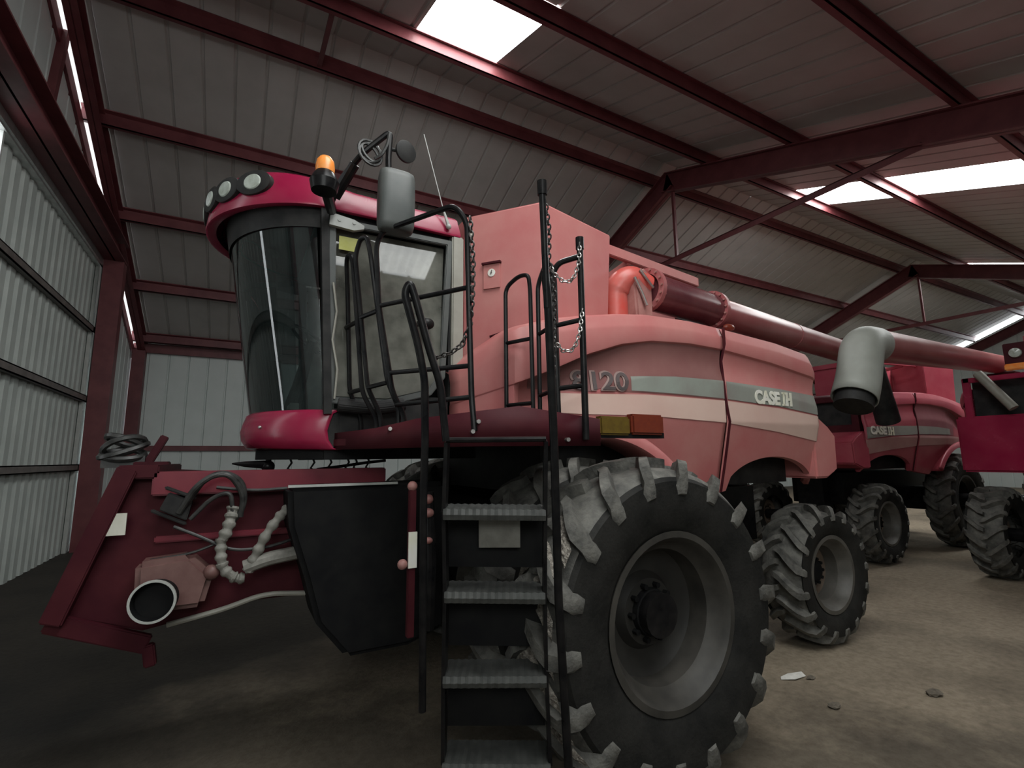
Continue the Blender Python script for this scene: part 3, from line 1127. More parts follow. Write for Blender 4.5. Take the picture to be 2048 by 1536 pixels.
    for k, (x, y) in enumerate(((.34, 4.0), (.50, 4.02), (.62, 4.0), (.74, 3.95), (.82, 4.05), (.90, 3.98))):
        mb = B()
        mb.tube([(x, y, 1.92), (x+.015, y, 1.88), (x-.01, y, 1.84), (x+.03, y, 1.805)], .008, 6)
        mb.build('hanging_lead', 'hose', c)
    mb = B()
    mb.tube([(.52, 3.9, 1.83), (.70, 3.95, 1.85), (.90, 4.0, 1.875), (1.05, 4.0, 1.89)], .012, 6)
    mb.build('hanging_lead', 'hose', c)
    # roof
    top = []
    N = 40
    out = [(1.44, 3.405)]+[(.9, 3.395), (.62, 3.395)]
    for k in range(N+1):
        t = math.sin(PI/2*(-1+2*k/N))
        out.append((front_curve(t, .42, -.32, 2.0, .62), YC+.86*t))
    out += [(.62, 5.105), (.9, 5.105), (1.44, 5.095)]

    def zt(x):
        g = min(1, max(0, (.75-x)/.85))
        return 3.80+.10*g*g*(3-2*g)
    cx, cy = .65, YC

    def ring(sc, zf):
        return [V(cx+(x-cx)*sc, cy+(y-cy)*sc, zf(x)) for x, y in out]
    rows = [ring(.93, lambda x: 3.645), ring(.985, lambda x: 3.63), ring(1.0, lambda x: 3.635), ring(1.003, lambda x: 3.65), ring(.974, lambda x: zt(x)-.02), ring(.955, lambda x: zt(x)), ring(.6, lambda x: zt(x)+.02), ring(.05, lambda x: 3.9)]
    mb = B()
    mb.grid(rows, True)
    mb.f.append([7*len(out)+i for i in range(len(out))])
    mb.mi.append(0)
    rf = mb.build('cab_roof', 'red', c, smooth=45)
    # four round work lamps in dark surrounds along the brow, both halves
    for t in (-.756, -.535, -.30, 0.0, .30, .535, .756):
        x, y = front_curve(t, .42, -.32, 2.0, .62), YC+.86*t
        e = 1e-3
        x2, y2 = front_curve(t+e, .42, -.32, 2.0, .62), YC+.86*(t+e)
        nrm = V(-(y2-y), (x2-x), 0).normalized()
        if nrm.x > 0:
            nrm = -nrm
        c0 = V(x, y, 3.795)+nrm*.012
        u = V(0, 0, 1).cross(nrm).normalized()

        def ell(mb, c1, rw, rh, d, nn=24):
            ring1 = [c1+u*(rw*math.cos(2*PI*k/nn))+V(0, 0, rh*math.sin(2*PI*k/nn)) for k in range(nn)]
            ring0 = [p-nrm*d for p in ring1]
            ring2 = [c1+(p-c1)*.9+nrm*.006 for p in ring1]
            mb.grid([ring0, ring1, ring2], True)
            mb.f.append([len(mb.v)-nn+k for k in range(nn)])
            mb.mi.append(0)
        mb = B()
        ell(mb, c0, .138, .088, .05)
        wl = mb.build('work_lamp', 'plastic', c)
        mb = B()
        ell(mb, c0+nrm*.008, .068, .056, .02)
        mb.build('lamp_lens', 'lens', wl)
    # seat, steering wheel, console
    mb = B()
    mb.box(.85, 1.25, 4.0, 4.5, 2.45, 2.58)
    mb.box(1.15, 1.28, 4.02, 4.48, 2.55, 3.25)
    mb.box(.95, 1.2, 4.1, 4.4, 2.2, 2.46)
    mb.build('driver_seat', 'seat', c, bevel=.04)
    mb = B()
    u = V(.6, 0, .8).normalized()
    ctr = V(.48, 4.25, 2.86)
    e1 = V(0, 1, 0)
    e2 = u.cross(e1)
    mb.tube([ctr+(e1*math.cos(2*PI*k/28)+e2*math.sin(2*PI*k/28))*.19 for k in range(28)], .014, 8, closed=True)
    for k in range(3):
        a = 2*PI*k/3+.5
        mb.tube([ctr-u*.02, ctr+(e1*math.cos(a)+e2*math.sin(a))*.19], .010, 6)
    mb.tube([ctr, V(.40, 4.25, 2.5), V(.33, 4.25, 2.2)], [.04, .05, .07], 10)
    mb.build('steering_wheel', 'plastic', c)
    mb = B()
    mb.box(.75, 1.2, 4.55, 4.75, 2.2, 2.75)
    mb.box(.62, .66, 4.75, 4.95, 2.9, 3.1)
    mb.build('console', 'plastic', c, bevel=.02)
    mb = B()
    mb.box(.30, .36, 3.75, 4.0, 2.22, 2.30)
    mb.build('windscreen_tag', 'paper', c, bevel=.004)
    # antenna
    mb = B()
    mb.tube([(1.33, 3.38, 3.69), (1.29, 3.39, 3.82)], [.016, .008], 8)
    mb.tube([(1.29, 3.39, 3.82), (1.14, 3.45, 4.46)], .004, 6)
    mb.ball((1.33, 3.38, 3.69), .022)
    mb.build('antenna', 'hinge', root)
    # mirror with arm, convex mirror and amber beacon
    mb = B()
    arm = fillet([(.44, 3.36, 3.60), (.50, 3.22, 3.78), (.60, 3.06, 3.90), (.76, 3.0, 4.07), (.75, 3.0, 3.86), (.76, 3.0, 3.72)], .05, 5)
    mb.tube(arm, .02, 10)
    mb.tube([(.47, 3.28, 3.66), (.56, 3.12, 3.84)], .034, 10)
    mi = mb.build('mirror_arm', 'black', root)
    mb = B()
    for r, ph in ((.055, 0), (.07, .6), (.048, 1.1)):
        mb.tube([V(.62+.03*math.cos(a+ph)+.02, 3.04, 3.90+.0)+V(r*.7*math.cos(a), 0, r*1.2*math.sin(a)) for a in [2*PI*k/18 for k in range(18)]], .010, 6, closed=True)
    mb.tube(fillet([(.66, 3.0, 3.84), (.70, 2.99, 3.87), (.74, 2.99, 3.96), (.75, 2.99, 4.05)], .05), .011, 6)
    mb.build('mirror_cable', 'hose', mi)
    mb = B()
    rows = []
    for z, sx, sy in ((3.36, .80, .6), (3.37, .92, .8), (3.41, 1.0, 1), (3.58, 1.03, 1), (3.73, 1.0, 1), (3.77, .95, .85), (3.785, .80, .6)):
        rows.append([V(.81+.118*sx*math.copysign(abs(math.cos(a))**.6, math.cos(a)), 3.0+.07*sy*math.copysign(abs(math.sin(a))**.6, math.sin(a)), z) for a in [2*PI*k/28 for k in range(28)]])
    mb.grid(rows, True)
    n = len(mb.v)
    mb.f.append([k for k in range(28)])
    mb.f.append([n-28+k for k in range(28)])
    mb.mi += [0, 0]
    mb.build('mirror_housing', 'mirror_shell', mi, smooth=50)
    mb = B()
    cdir = V(.25, -.95, -.1).normalized()
    mb.lathe([(-.03, .001), (-.028, .05), (-.01, .072), (.01, .074), (.014, .066), (.012, .001)], (.86, 2.98, 3.94), cdir, 28)
    mb.tube([(.76, 3.0, 3.94), (.87, 3.0, 3.95)], .012, 8)
    mb.build('convex_mirror', 'plastic', mi)
    mb = B()
    mb.lathe([(-.03, .001), (-.03, .075), (.03, .088), (.07, .07), (.10, .05), (.10, .001)], (.365, 3.02, 3.57), (0, 0, 1), 24)
    mb.tube([(.365, 3.02, 3.58), (.42, 3.2, 3.58), (.46, 3.36, 3.60)], .035, 10)
    bc = mb.build('beacon_base', 'black', root)
    mb = B()
    mb.lathe([(0, .055), (.03, .058), (.075, .052), (.10, .035), (.108, .001)], (.365, 3.02, 3.665), (0, 0, 1), 24)
    mb.build('beacon_lens', 'amber', bc)


def chain(name, pts, mat, parent, link=.019, wire=.0042):
    """Chain of real links hanging along a polyline."""
    pts = [Vector(p) for p in pts]
    # resample
    L_ = [0]
    for a, b in zip(pts, pts[1:]):
        L_.append(L_[-1]+(b-a).length)
    step = link*1.25
    n = int(L_[-1]/step)
    mb = B()
    for k in range(n):
        s = (k+.5)*step
        i = max(j for j in range(len(L_)-1) if L_[j] <= s)
        d = (pts[i+1]-pts[i]).normalized()
        c = pts[i]+d*(s-L_[i])
        u = d.orthogonal().normalized()
        if k % 2:
            u = d.cross(u)
        mb.tube([c+d*(link*.85*math.cos(a))+u*(link*.55*math.sin(a)) for a in [2*PI*j/10 for j in range(10)]], wire, 5, closed=True)
    return mb.build(name, mat, parent, smooth=60)


def platform(root):
    # deck and kick plate
    mb = B()
    deck = [(.55, 3.46), (.74, 3.06), (1.12, 2.50), (1.38, 2.42), (1.90, 2.32), (1.96, 2.85), (1.96, 3.44)]
    mb.prism(deck, 'z', 1.985, 2.04)
    dk = mb.build('platform', 'dark_red', root, smooth=0, bevel=.006)
    mb = B()
    edge = [(.56, 3.47, 2.075), (.74, 3.06, 2.09), (.92, 2.80, 2.135), (1.12, 2.50, 2.155), (1.38, 2.40, 2.19), (1.88, 2.31, 2.125)]
    a = [V(x, y, 1.965) for x, y, z in edge]
    b = [V(x, y, z) for x, y, z in edge]
    mb.grid([a, b])
    mb.build('kick_plate', 'dark_red', dk, solid=.018, smooth=20)
    for x, y, z in ((1.16, 2.47, 2.10), (1.13, 2.48, 2.045), (1.66, 2.33, 2.0), (.80, 2.95, 2.08)):
        mb = B()
        mb.cyl((x-.01, y-.025, z), (x, y+.02, z), .012, 8)
        mb.build('bolt', 'chrome', dk)
    # clearance lamps on an arm behind the plate
    mb = B()
    mb.box(1.85, 2.43, 2.33, 2.40, 2.015, 2.05)
    arm = mb.build('lamp_arm', 'black', dk)
    mb = B()
    mb.box(1.89, 2.13, 2.31, 2.38, 2.03, 2.145)
    mb.build('side_lamp', 'yellow', arm, bevel=.012, label='yellow side lamp')
    mb = B()
    mb.box(2.135, 2.41, 2.30, 2.38, 2.035, 2.165)
    mb.build('side_lamp', 'orange_red', arm, bevel=.014, label='red side lamp')
    mb = B()
    mb.box(1.76, 1.83, 2.55, 2.66, 2.04, 2.12)
    mb.build('latch_block', 'dark_red', dk, bevel=.006)
    # front loops
    r = .0155
    mb = B()
    mb.tube(fillet([(.73, 3.42, 1.99), (.72, 3.42, 2.19), (.64, 3.42, 2.35), (.60, 3.42, 3.06), (.57, 3.35, 3.27), (.58, 3.24, 3.27), (.595, 3.22, 3.16), (.68, 3.22, 2.33), (.78, 3.22, 2.15), (.78, 3.22, 1.99)], .06), r, 10)
    mb.tube([(.60, 3.42, 2.80), (.64, 3.22, 2.80)], r, 8)
    mb.tube([(.64, 3.42, 2.35), (.68, 3.22, 2.35)], r, 8)
    mb.build('handrail', 'black', root)
    mb = B()
    mb.tube(fillet([(.81, 3.20, 1.99), (.80, 3.20, 2.18), (.71, 3.20, 2.36), (.60, 3.20, 3.24), (.62, 3.15, 3.34), (.65, 3.10, 3.34), (.67, 3.07, 3.22), (.80, 3.07, 2.40), (.88, 3.07, 2.22), (.88, 3.07, 1.99)], .05), r, 10)
    mb.tube([(.65, 3.20, 2.82), (.725, 3.07, 2.84)], r, 8)
    mb.tube([(.71, 3.20, 2.36), (.80, 3.07, 2.38)], r, 8)
    mb.build('handrail', 'black', root)
    # large side rail
    mb = B()
    mb.tube(fillet([(.92, 3.05, 1.99), (.91, 3.05, 2.18), (.83, 3.05, 2.32), (.81, 3.05, 2.44), (.73, 3.05, 2.87), (.70, 3.05, 3.27), (.74, 3.05, 3.38), (1.03, 2.52, 3.38), (1.10, 2.50, 3.28), (1.11, 2.50, 2.88), (1.13, 2.50, 2.24), (1.14, 2.48, 2.05)], .06), r*1.1, 10)
    for a, b in (((.735, 3.05, 2.87), (1.11, 2.50, 2.88)), ((.81, 3.05, 2.44), (1.13, 2.50, 2.42)), ((.86, 3.05, 2.24), (1.13, 2.50, 2.24))):
        mb.tube([a, b], r*.95, 10)
    hr = mb.build('handrail', 'black', root)
    chain('safety_chain', [(1.105, 2.47, 3.30), (1.13, 2.48, 3.03), (1.125, 2.48, 2.80), (1.12, 2.50, 2.66), (1.08, 2.52, 2.54), (1.02, 2.55, 2.49), (.93, 2.60, 2.46)], 'chain_black', hr, link=.024, wire=.0052)
    # back rail of the landing
    mb = B()
    mb.tube(fillet([(1.57, 2.90, 2.03), (1.57, 2.90, 3.08), (1.62, 2.80, 3.14), (1.65, 2.72, 3.13), (1.65, 2.70, 3.02), (1.66, 2.70, 2.03)], .06), r*.95, 10)
    mb.tube(fillet([(1.66, 2.62, 2.03), (1.66, 2.62, 3.02), (1.67, 2.55, 3.13), (1.68, 2.49, 3.13), (1.695, 2.47, 3.02), (1.70, 2.47, 2.03)], .05), r*.95, 10)
    mb.tube([(1.57, 2.90, 2.68), (1.65, 2.70, 2.68)], r*.9, 8)
    mb.tube([(1.57, 2.90, 2.25), (1.65, 2.70, 2.25)], r*.9, 8)
    mb.build('handrail', 'black', root)
    mb = B()
    mb.tube([(1.77, 2.30, 2.0), (1.77, 2.30, 3.22)], .020, 12)
    mb.tube([(1.77, 2.30, 3.17), (1.77, 2.30, 3.245)], .026, 12)
    mb.tube(fillet([(1.665, 2.42, 2.03), (1.64, 2.42, 3.02), (1.66, 2.38, 3.09), (1.76, 2.30, 3.12)], .07), .018, 10)
    mb.tube([(1.66, 2.42, 2.70), (1.765, 2.30, 2.72)], r, 8)
    mb.tube([(1.66, 2.42, 2.31), (1.765, 2.30, 2.32)], r, 8)
    mb.tube([(1.66, 2.62, 2.69), (1.64, 2.42, 2.70)], r*.9, 8)
    mb.tube([(1.66, 2.62, 2.29), (1.64, 2.42, 2.30)], r*.9, 8)
    hr = mb.build('handrail', 'black', root)
    chain('safety_chain', [(1.755, 2.28, 3.20), (1.745, 2.28, 3.08), (1.72, 2.29, 2.99), (1.69, 2.30, 2.95), (1.65, 2.32, 2.95), (1.61, 2.34, 2.99), (1.59, 2.36, 3.04)], 'chrome', hr)
    chain('safety_chain', [(1.76, 2.28, 2.78), (1.735, 2.28, 2.64), (1.71, 2.29, 2.56), (1.68, 2.30, 2.52), (1.64, 2.32, 2.52), (1.60, 2.34, 2.57), (1.58, 2.36, 2.63)], 'chrome', hr)
    # ladder
    mb = B()
    Lp = [(.90, 2.29, 1.985), (.91, 2.34, 1.65), (.94, 2.39, 1.25), (.96, 2.45, .84), (.985, 2.51, .42)]
    Rp = [(1.33, 2.05, 1.985), (1.35, 2.10, 1.64), (1.37, 2.15, 1.24), (1.40, 2.20, .84), (1.44, 2.24, .42)]
    side_dir = (Vector(Rp[0])-Vector(Lp[0])).normalized()
    back = V(.486, .874, 0)
    for P in (Lp, Rp):
        for a, b in zip(P, P[1:]):
            a, b = Vector(a), Vector(b)
            mb.beam(a+back*.03, b+back*.03, .018, .10, back)
    mb.tube([V(*Lp[0])+V(0, 0, .005), V(*Rp[0])+V(0, 0, .005)], .014, 8)
    ld = mb.build('ladder', 'black', root)
    for k in range(1, 5):
        a, b = Vector(Lp[k]), Vector(Rp[k])
        d = (b-a).normalized()
        n2 = d.cross(V(0, 0, 1)).normalized()
        if n2.dot(back) < 0:
            n2 = -n2
        mb = B()
        # rolled tread with a toothed nose
        prof = [(-.03, -.045), (-.04, -.02), (-.03, .005), (.16, .012), (.16, -.006), (-.012, -.012), (-.015, -.045)]
        rows = []
        m = 28
        for i in range(m+1):
            c = a+(b-a)*(i/m)
            j = .005*(i % 2)
            rows.append([c+n2*(p-(j if p < 0 else 0))+V(0, 0, q+(j if q > 0 else 0)) for p, q in prof])
        mb.grid(rows, True)
        mb.build('step', 'step_plate', ld, smooth=20)
        mb = B()
        mb.add([a+n2*.15+V(0, 0, .01), b+n2*.15+V(0, 0, .01), b+n2*.15+V(0, 0, -.30), a+n2*.15+V(0, 0, -.30)], [(0, 1, 2, 3)])
        mb.build('riser', 'shaded_black', ld, smooth=0, solid=.006)
    mb = B()
    q = [V(1.10, 2.34, 1.60), V(1.28, 2.23, 1.60), V(1.285, 2.24, 1.45), V(1.105, 2.35, 1.45)]
    mb.add(q, [(0, 1, 2, 3)])
    mb.build('ladder_label', 'dirty_label', ld, smooth=0, solid=.003)
    mb = B()
    mb.tube(fillet([(.89, 2.27, 1.985), (.85, 2.25, 2.26), (.79, 2.25, 2.43), (.715, 2.25, 2.68), (.685, 2.25, 2.76), (.662, 2.26, 2.70), (.74, 2.27, 2.45), (.78, 2.28, 2.28), (.80, 2.32, 1.98), (.81, 2.36, 1.70), (.87, 2.50, .68)], .05), .019, 12)
    mb.build('ladder_handrail', 'black', ld)
    mb = B()
    mb.tube([(1.48, 2.14, .40), (1.41, 2.09, 1.21), (1.35, 2.01, 1.98), (1.28, 1.93, 2.66), (1.26, 1.92, 2.80)], .021, 12)
    mb.tube([(1.275, 1.93, 2.62), (1.22, 1.87, 3.20)], .017, 12)
    mb.tube([(1.224, 1.874, 3.17), (1.22, 1.87, 3.24)], .024, 12)
    mb.build('ladder_post', 'black', ld)
    chain('ladder_chain', [(1.25, 1.89, 3.16), (1.29, 1.92, 3.02), (1.31, 1.96, 2.88), (1.36, 1.99, 2.74), (1.37, 2.02, 2.5), (1.38, 2.05, 2.2)], 'chain_black', ld)


def under_cab(root):
    """Dark box under the cab, reflector strip, hydraulic bits."""
    mb = B()
    mb.prism([(.28, 1.74), (1.30, 1.74), (1.30, .78), (1.05, .70), (.66, .70), (.48, .92), (.40, 1.20), (.30, 1.50)], 'y', 3.30, 3.75)
    mb.build('battery_box', 'shaded_black', root, bevel=.03)
    mb = B()
    mb.box(.28, .95, 3.29, 3.31, 1.735, 1.75)
    mb.build('box_trim', 'hinge', root)
    mb = B()
    mb.box(.90, .94, 2.86, 2.90, .90, 1.72)
    st = mb.build('marker_strip', 'dark_red', root, bevel=.004)
    mb = B()
    mb.box(.895, .945, 2.85, 2.861, 1.28, 1.48)
    mb.build('reflector', 'white', st)
    for c, r, sz in (((.92, 2.88, 1.74), .03, 1), ((1.02, 2.88, 1.66), .03, 1), ((1.02, 2.88, 1.58), .036, .8), ((1.02, 2.88, 1.42), .03, .7), ((.87, 2.88, 1.30), .03, 1)):
        mb = B()
        mb.ball(c, r, 1, 1, sz)
        mb.build('hydraulic_fitting', 'pink', root)
    mb = B()
    mb.tube([(1.03, 2.9, 1.7), (1.05, 2.9, 1.3), (1.06, 2.95, .9)], .03, 10)
    mb.build('lift_cylinder', 'black', root)


def feeder(root):
    """Feeder house in front of the axle with drive, couplers and hoses on its left side."""
    mb = B()
    mb.prism([(1.1, 1.70), (.3, 1.78), (-.45, 1.84), (-.56, 1.80), (-.78, 1.06), (-.42, .93), (.15, 1.02), (1.2, 1.0)], 'y', 3.68, 4.90)
    fh = mb.build('feeder_house', 'dark_red', root, bevel=.012)
    mb = B()
    mb.beam((-.55, 3.64, 1.86), (-.81, 3.64, 1.05), .10, .13, (0, 1, 0))
    mb.beam((-.84, 3.66, 1.05), (-.38, 3.66, .86), .05, .10)
    mb.beam((-.38, 3.66, .86), (-.36, 3.66, .74), .06, .06, (0, 1, 0))
    mb.box(-.60, -.40, 3.60, 4.95, 1.80, 1.88)
    mb.beam((-.84, 4.93, 1.02), (-.55, 4.93, 1.86), .10, .16, (0, 1, 0))
    mb.build('face_frame', 'dark_red', fh, bevel=.008)
    mb = B()
    mb.box(-.43, .95, 3.60, 3.70, 1.70, 1.84)
    mb.box(-.40, .9, 3.655, 3.69, 1.42, 1.46)
    mb.build('feeder_rail', 'rail_red', fh, bevel=.008)
    mb = B()
    mb.box(-.62, -.53, 3.585, 3.60, 1.49, 1.61)
    mb.build('feeder_label', 'paper', fh, label='pale grey label')
    # drive casting with its round shield
    mb = B()
    mb.prism([(-.46, 1.34), (-.20, 1.36), (-.08, 1.24), (-.12, 1.06), (-.45, 1.06)], 'y', 3.50, 3.70)
    mb.ball((-.09, 3.52, 1.25), .045)
    gb = mb.build('drive_casting', 'old_casting', fh, bevel=.03)
    mb = B()
    mb.lathe([(0, .10), (.10, .104), (.16, .108), (.16, .098), (.10, .094), (.10, .001)], (-.335, 3.56, 1.14), (-.12, -1, .05), 36)
    mb.build('shaft_shield', 'shaded_black', gb)
    mb = B()
    mb.lathe([(.15, .112), (.165, .112), (.165, .100), (.15, .100)], (-.335, 3.56, 1.14), (-.12, -1, .05), 36, closed=True)
    mb.build('shield_ring', 'hinge', gb)
    # coupler block
    mb = B()
    mb.prism([(-.34, 1.72), (-.22, 1.66), (-.24, 1.55), (-.38, 1.62)], 'y', 3.56, 3.68)
    mb.beam((-.42, 3.58, 1.62), (-.24, 3.58, 1.53), .02, .02)
    mb.beam((-.36, 3.56, 1.75), (-.20, 3.56, 1.68), .02, .02)
    mb.build('coupler_block', 'plastic', fh, bevel=.006)
    # hoses
    hoses = [
        ([(-.28, 3.55, 1.60), (-.20, 3.50, 1.76), (-.08, 3.48, 1.84), (.04, 3.50, 1.78), (.06, 3.52, 1.62), (-.02, 3.54, 1.50)], .018, 'hose'),
        ([(-.25, 3.56, 1.64), (-.16, 3.50, 1.80), (-.04, 3.47, 1.83), (.05, 3.50, 1.70), (.04, 3.52, 1.56)], .016, 'hose'),
        ([(-.22, 3.54, 1.56), (-.12, 3.52, 1.68), (-.02, 3.50, 1.72), (.0, 3.51, 1.56), (-.02, 3.53, 1.44)], .013, 'hose'),
        ([(.0, 3.53, 1.62), (-.02, 3.50, 1.50), (-.05, 3.50, 1.42)], .038, 'wrap'),
        ([(-.05, 3.51, 1.44), (-.05, 3.50, 1.34), (-.03, 3.50, 1.26), (.04, 3.50, 1.20), (.10, 3.50, 1.20)], .034, 'wrap'),
        ([(.10, 3.50, 1.24), (.14, 3.48, 1.34), (.19, 3.47, 1.46), (.27, 3.48, 1.57), (.33, 3.50, 1.62)], .034, 'wrap'),
        ([(.08, 3.50, 1.26), (.20, 3.49, 1.30), (.38, 3.50, 1.32)], .042, 'wrap'),
        ([(-.30, 3.57, 1.52), (-.15, 3.54, 1.45), (.0, 3.53, 1.36), (.2, 3.53, 1.36), (.36, 3.56, 1.40)], .010, 'hose'),
        ([(-.40, 3.58, 1.34), (-.2, 3.55, 1.36), (-.05, 3.54, 1.42)], .008, 'hose'),
        ([(-.1, 3.57, 1.74), (.1, 3.57, 1.71), (.3, 3.57, 1.72)], .010, 'hose'),
    ]
    for p, r, m in hoses:
        mb = B()
        path = fillet(p, .1, 6)
        if m == 'wrap' and r < .04:
            # ridged spiral wrap
            q, rr = [], []
            for a, b in zip(path, path[1:]):
                nn = max(1, int((b-a).length/.012))
                for k in range(nn):
                    q.append(a+(b-a)*(k/nn))
            rr = [r*(1.0 if (i % 4) < 2 else .74) for i in range(len(q))]
            mb.tube(q, rr, 10)
        else:
            mb.tube(path, r, 10)
        mb.build('hydraulic_hose', m, fh)
    # lower edge lip of the feeder floor
    mb = B()
    mb.tube(fillet([(-.30, 3.66, .95), (.0, 3.65, 1.0), (.2, 3.65, 1.06), (.45, 3.65, 1.03)], .1), .016, 8)
    mb.build('floor_lip', 'cab_grey', fh)
    # latch gear at the top of the feeder face, far side
    mb = B()
    for z, r_, tl, ph in ((1.95, .12, .03, 0), (1.98, .13, .05, 1.2), (2.01, .115, .06, 2.5), (2.04, .10, .04, 4.0)):
        mb.tube([V(-.69+r_*math.cos(a), 4.3+r_*.7*math.sin(a), z+tl*math.sin(a+ph)) for a in [2*PI*k/18 for k in range(18)]], .02, 6, closed=True)
    mb.box(-.80, -.56, 4.25, 4.35, 1.86, 1.94)
    mb.build('hose_coil', 'hose', fh)
    mb = B()
    mb.beam((-.56, 4.3, 1.86), (-.46, 4.3, 2.08), .05, .06, (0, 1, 0))
    mb.box(-.62, -.42, 4.22, 4.38, 1.84, 1.90)
    mb.build('latch_bracket', 'dark_red', fh, bevel=.006)


def tank_details(root):
    """Hatch and stickers on the slanted front-left face of the tank."""
    p0, p1 = V(1.51, YC-.74, 0), V(1.94, YC-1.26, 0)
    d = (p1-p0).normalized()
    n_ = V(-d.y, d.x, 0)
    if n_.x > 0:
        n_ = -n_

    def q(s, z, o):
        return p0+d*s+n_*o+V(0, 0, z)
    mb = B()
    mb.grid([[q(.19, 3.22, .012), q(.33, 3.22, .012)], [q(.19, 3.42, .012), q(.33, 3.42, .012)]])
    mb.cur = 0
    hb = mb.build('tank_hatch', 'dusty_red', root, solid=.01, smooth=0)
    mb = B()
    mb.beam(q(.18, 3.425, .02), q(.34, 3.425, .02), .03, .016)
    mb.build('hatch_hood', 'dark_red', hb)
    mb = B()
    mb.lathe([(0, .032), (.004, .032), (.005, .001)], q(.26, 3.345, .018), n_, 24)
    mb.build('hatch_sticker', 'white', hb)
    mb = B()
    mb.lathe([(0, .007), (.004, .007), (.005, .001)], q(.26, 3.345, .024), n_, 8)
    mb.beam(q(.255, 3.33, .024), q(.265, 3.365, .024), .004, .012, n_)
    mb.build('sticker_mark', 'number', hb)
    mb = B()
    mb.grid([[q(.04, 3.66, .010), q(.09, 3.66, .010)], [q(.04, 3.72, .010), q(.09, 3.72, .010)]])
    mb.build('tank_sticker', 'paper', root, solid=.003, smooth=0)
    for s, z in ((.12, 2.70), (.30, 2.83)):
        mb = B()
        mb.ball(q(s, z, .02), .012)
        mb.build('bolt', 'chrome', root)


# mud packed between the lugs of the near front tyre
def tyre_mud(root, c, R, w):
    mb = B()
    rnd = random.Random(3)
    for k in range(7):
        th0 = math.radians(48+k*11.5)
        rows = []
        for i in range(9):
            th = th0+math.radians(-3.2+6.4*i/8)
            row = []
            for j in range(11):
                s = (-.46+.80*j/10)*w
                e = min(i, 8-i, j, 10-j)
                r = R-.066+(.0 if e == 0 else .012+.018*rnd.random())
                row.append(V(c[0]-r*math.sin(th+abs(s)/R*.95), c[1]+s, c[2]+r*math.cos(th+abs(s)/R*.95)))
            rows.append(row)
        mb.grid(rows)
    mb.build('caked_mud', 'mud', root, smooth=0)


first = thing('combine_harvester', 'red combine harvester nosed up to the sliding door, black ladder beside its huge front tyre', 'combine harvester', O)
body_parts(first)
front_wheels(first)
rear_wheels(first)
auger(first)
cab(first)
platform(first)
under_cab(first)
feeder(first)
tank_details(first)
front_near = [c for c in first.children if c.name.startswith('front_tyre')][0]
tyre_mud(front_near, (2.3, YC-1.85, .95), .95, .50)


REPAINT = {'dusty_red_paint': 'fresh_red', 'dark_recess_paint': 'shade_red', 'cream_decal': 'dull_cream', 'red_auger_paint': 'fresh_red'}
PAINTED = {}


def copy_tree(o, parent, skip):
    c = o.copy()
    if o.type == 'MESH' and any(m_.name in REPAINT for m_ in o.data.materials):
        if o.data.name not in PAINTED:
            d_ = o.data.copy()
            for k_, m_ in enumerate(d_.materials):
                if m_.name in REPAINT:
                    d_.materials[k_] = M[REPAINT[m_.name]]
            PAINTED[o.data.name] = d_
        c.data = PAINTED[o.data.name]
    COL.objects.link(c)
    c.parent = parent
    for ch in list(o.children):
        copy_tree(ch, c, skip)
    return c


SKIP2 = ('unloading_auger', 'feeder_house', 'platform', 'handrail', 'ladder', 'battery_box', 'box_trim', 'marker_strip', 'hydraulic_fitting', 'lift_cylinder',
         'mirror_arm', 'beacon_base', 'antenna', 'cab', 'caked_mud', 'service_ladder')


STRETCH = ('side_panel', 'side_door', 'seam_cord', 'cream_stripe', 'grey_stripe', 'dark_swoosh', 'number_outline', 'model_number', 'maker_lettering', 'maker_emblem',
           'wheel_arch_lip', 'engine_cover', 'engine_housing', 'tail_cowl', 'rear_frame', 'rear_screen')
duals = [c for c in first.children if c.name.startswith('front_tyre')][0::2]


def base_name(o):
    return o.name.split('.')[0]


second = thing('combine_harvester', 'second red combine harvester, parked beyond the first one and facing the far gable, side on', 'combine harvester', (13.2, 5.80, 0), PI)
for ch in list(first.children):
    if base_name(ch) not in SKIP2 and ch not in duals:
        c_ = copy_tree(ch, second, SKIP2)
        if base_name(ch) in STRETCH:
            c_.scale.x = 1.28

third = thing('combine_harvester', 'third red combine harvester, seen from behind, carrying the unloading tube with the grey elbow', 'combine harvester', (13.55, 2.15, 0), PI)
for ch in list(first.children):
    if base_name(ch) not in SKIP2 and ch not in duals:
        copy_tree(ch, third, SKIP2)


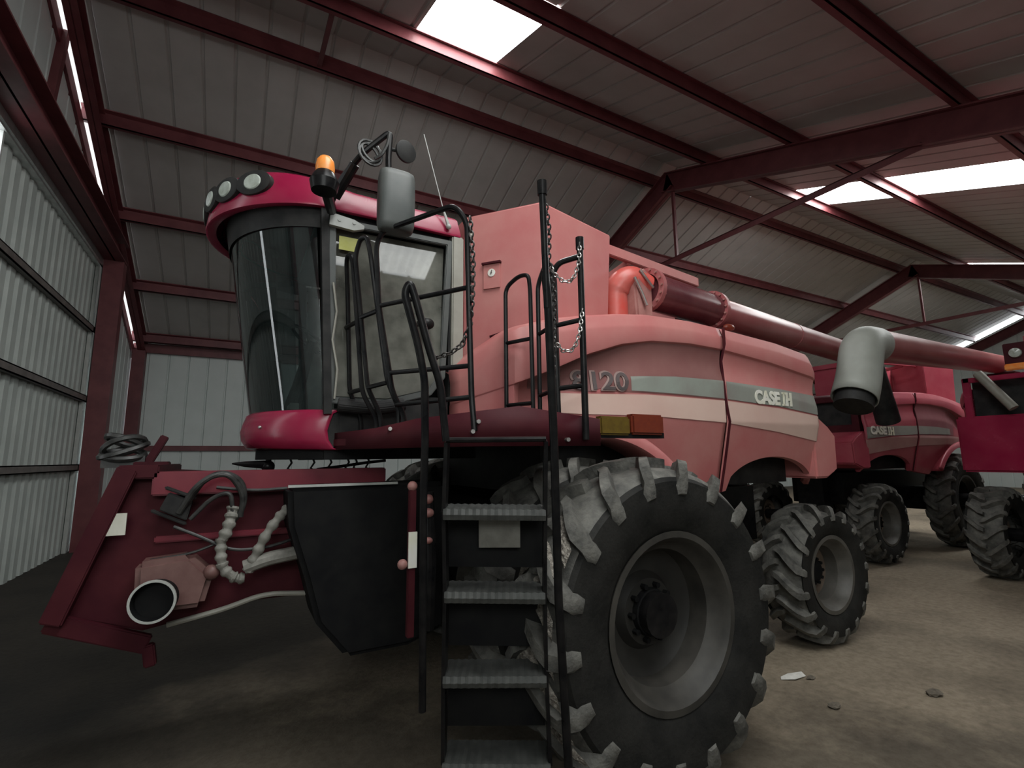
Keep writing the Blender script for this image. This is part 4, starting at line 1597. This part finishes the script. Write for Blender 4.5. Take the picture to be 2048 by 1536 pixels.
def tube_of_third(root):
    """Unloading tube with the grey elbow, in world coordinates."""
    off = Matrix.Translation(root.location) @ Matrix.Rotation(PI, 4, 'Z')
    inv = off.inverted()

    def Bw():
        m_ = MB((0, 0, 0))
        return m_

    def fin(m_, *a, **k):
        m_.v = [inv @ p for p in m_.v]
        return m_.build(*a, **k)
    e0, e1 = V(6.84, 3.13, 3.28), V(13.2, 3.62, 3.62)
    d = (e1-e0).normalized()
    mb = Bw()
    mb.tube([e0+d*.2, e0+d*2.2, e1], [.215, .20, .175], 28)
    au = fin(mb, 'unloading_auger', 'red_steel', root)
    mb = Bw()
    path = fillet([e0+d*.3, e0-d*.05, e0+V(-.28, -.02, -.5), e0+V(-.42, -.02, -.72)], .34, 9)
    mb.tube(path, [.225+.012*i/len(path) for i in range(len(path))], 28, caps=False)
    fin(mb, 'grey_elbow', 'grey_tube', au, solid=.015)
    mb = Bw()
    mb.tube([e0+V(-.36, -.02, -.62), e0+V(-.46, -.02, -.82)], [.20, .205], 24)
    fin(mb, 'spout_sleeve', 'plastic', au)
    mb = Bw()
    mb.box(12.7, 13.0, 3.35, 3.75, 2.9, 3.42)
    fin(mb, 'tube_saddle', 'dark_red', au)
    # rear details: slanted grey pipe, light bar with round lamp and orange lamp
    mb = Bw()
    mb.tube([(10.2, 3.12, 3.15), (10.15, 2.75, 2.56)], .065, 14)
    fin(mb, 'discharge_pipe', 'cab_grey', root)
    mb = Bw()
    mb.box(10.25, 10.4, 2.35, 2.80, 3.22, 3.56)
    lb = fin(mb, 'lamp_bracket', 'dark_red', root, bevel=.01)
    mb = Bw()
    mb.lathe([(0, .075), (.03, .07), (.045, .001)], (10.24, 2.66, 3.40), (-1, 0, 0), 20)
    fin(mb, 'rear_lamp', 'lens', lb)
    mb = Bw()
    mb.box(10.2, 10.3, 2.50, 2.80, 3.14, 3.24)
    fin(mb, 'turn_lamp', 'amber', lb, bevel=.015)
    mb = Bw()
    mb.box(10.28, 10.34, 2.35, 3.35, 3.02, 3.1)
    mb.box(10.28, 10.34, 3.26, 3.36, 2.4, 3.1)
    fin(mb, 'rear_guard', 'red', root, bevel=.01)
    mb = Bw()
    mb.box(10.27, 10.42, .9, 3.5, 1.6, 2.48)
    fin(mb, 'tail_board', 'red', root, bevel=.03)
    mb = Bw()
    mb.box(10.5, 10.6, .9, 3.3, 2.45, 3.05)
    fin(mb, 'rear_grille', 'plastic', root)


tube_of_third(third)

# ------------------------------------------------------------------ small things on the floor
mb = MB((4.30, 2.80, 0))
mb.add([(4.18, 2.84, .004), (4.27, 2.77, .012), (4.42, 2.77, .006), (4.44, 2.82, .02), (4.30, 2.86, .018), (4.22, 2.87, .006)], [(0, 1, 4, 5), (1, 2, 3, 4)])
o = mb.build('paper_scrap', 'litter', solid=.004, smooth=0)
o.location = (4.30, 2.80, 0.002)
o['label'], o['category'] = 'torn white paper scrap lying on the earth floor by the huge front tyre', 'litter'
for k, (x, y, r, lab) in enumerate((
        (4.09, 2.36, .05, 'dark lump of soil on the floor, just in front of the paper scrap'),
        (4.97, 2.07, .06, 'dark lump of soil on bare floor, farthest out from the tyres'),
        (4.42, 2.73, .035, 'small dark crumb of soil touching the white paper scrap'))):
    rnd = random.Random(k)
    mb = MB((x, y, 0))
    mb.ball((x, y, r*.3), r*.8, 1.6, .9, .25, 12)
    for p in mb.v:
        p += V(rnd.uniform(-.2, .2)*r, rnd.uniform(-.2, .2)*r, rnd.uniform(-.1, .1)*r)
        p.z = max(p.z, 0.0)
    o = mb.build('soil_clod', 'clod', smooth=0)
    o.location = (x, y, 0)
    o['label'], o['category'] = lab, 'soil clod'
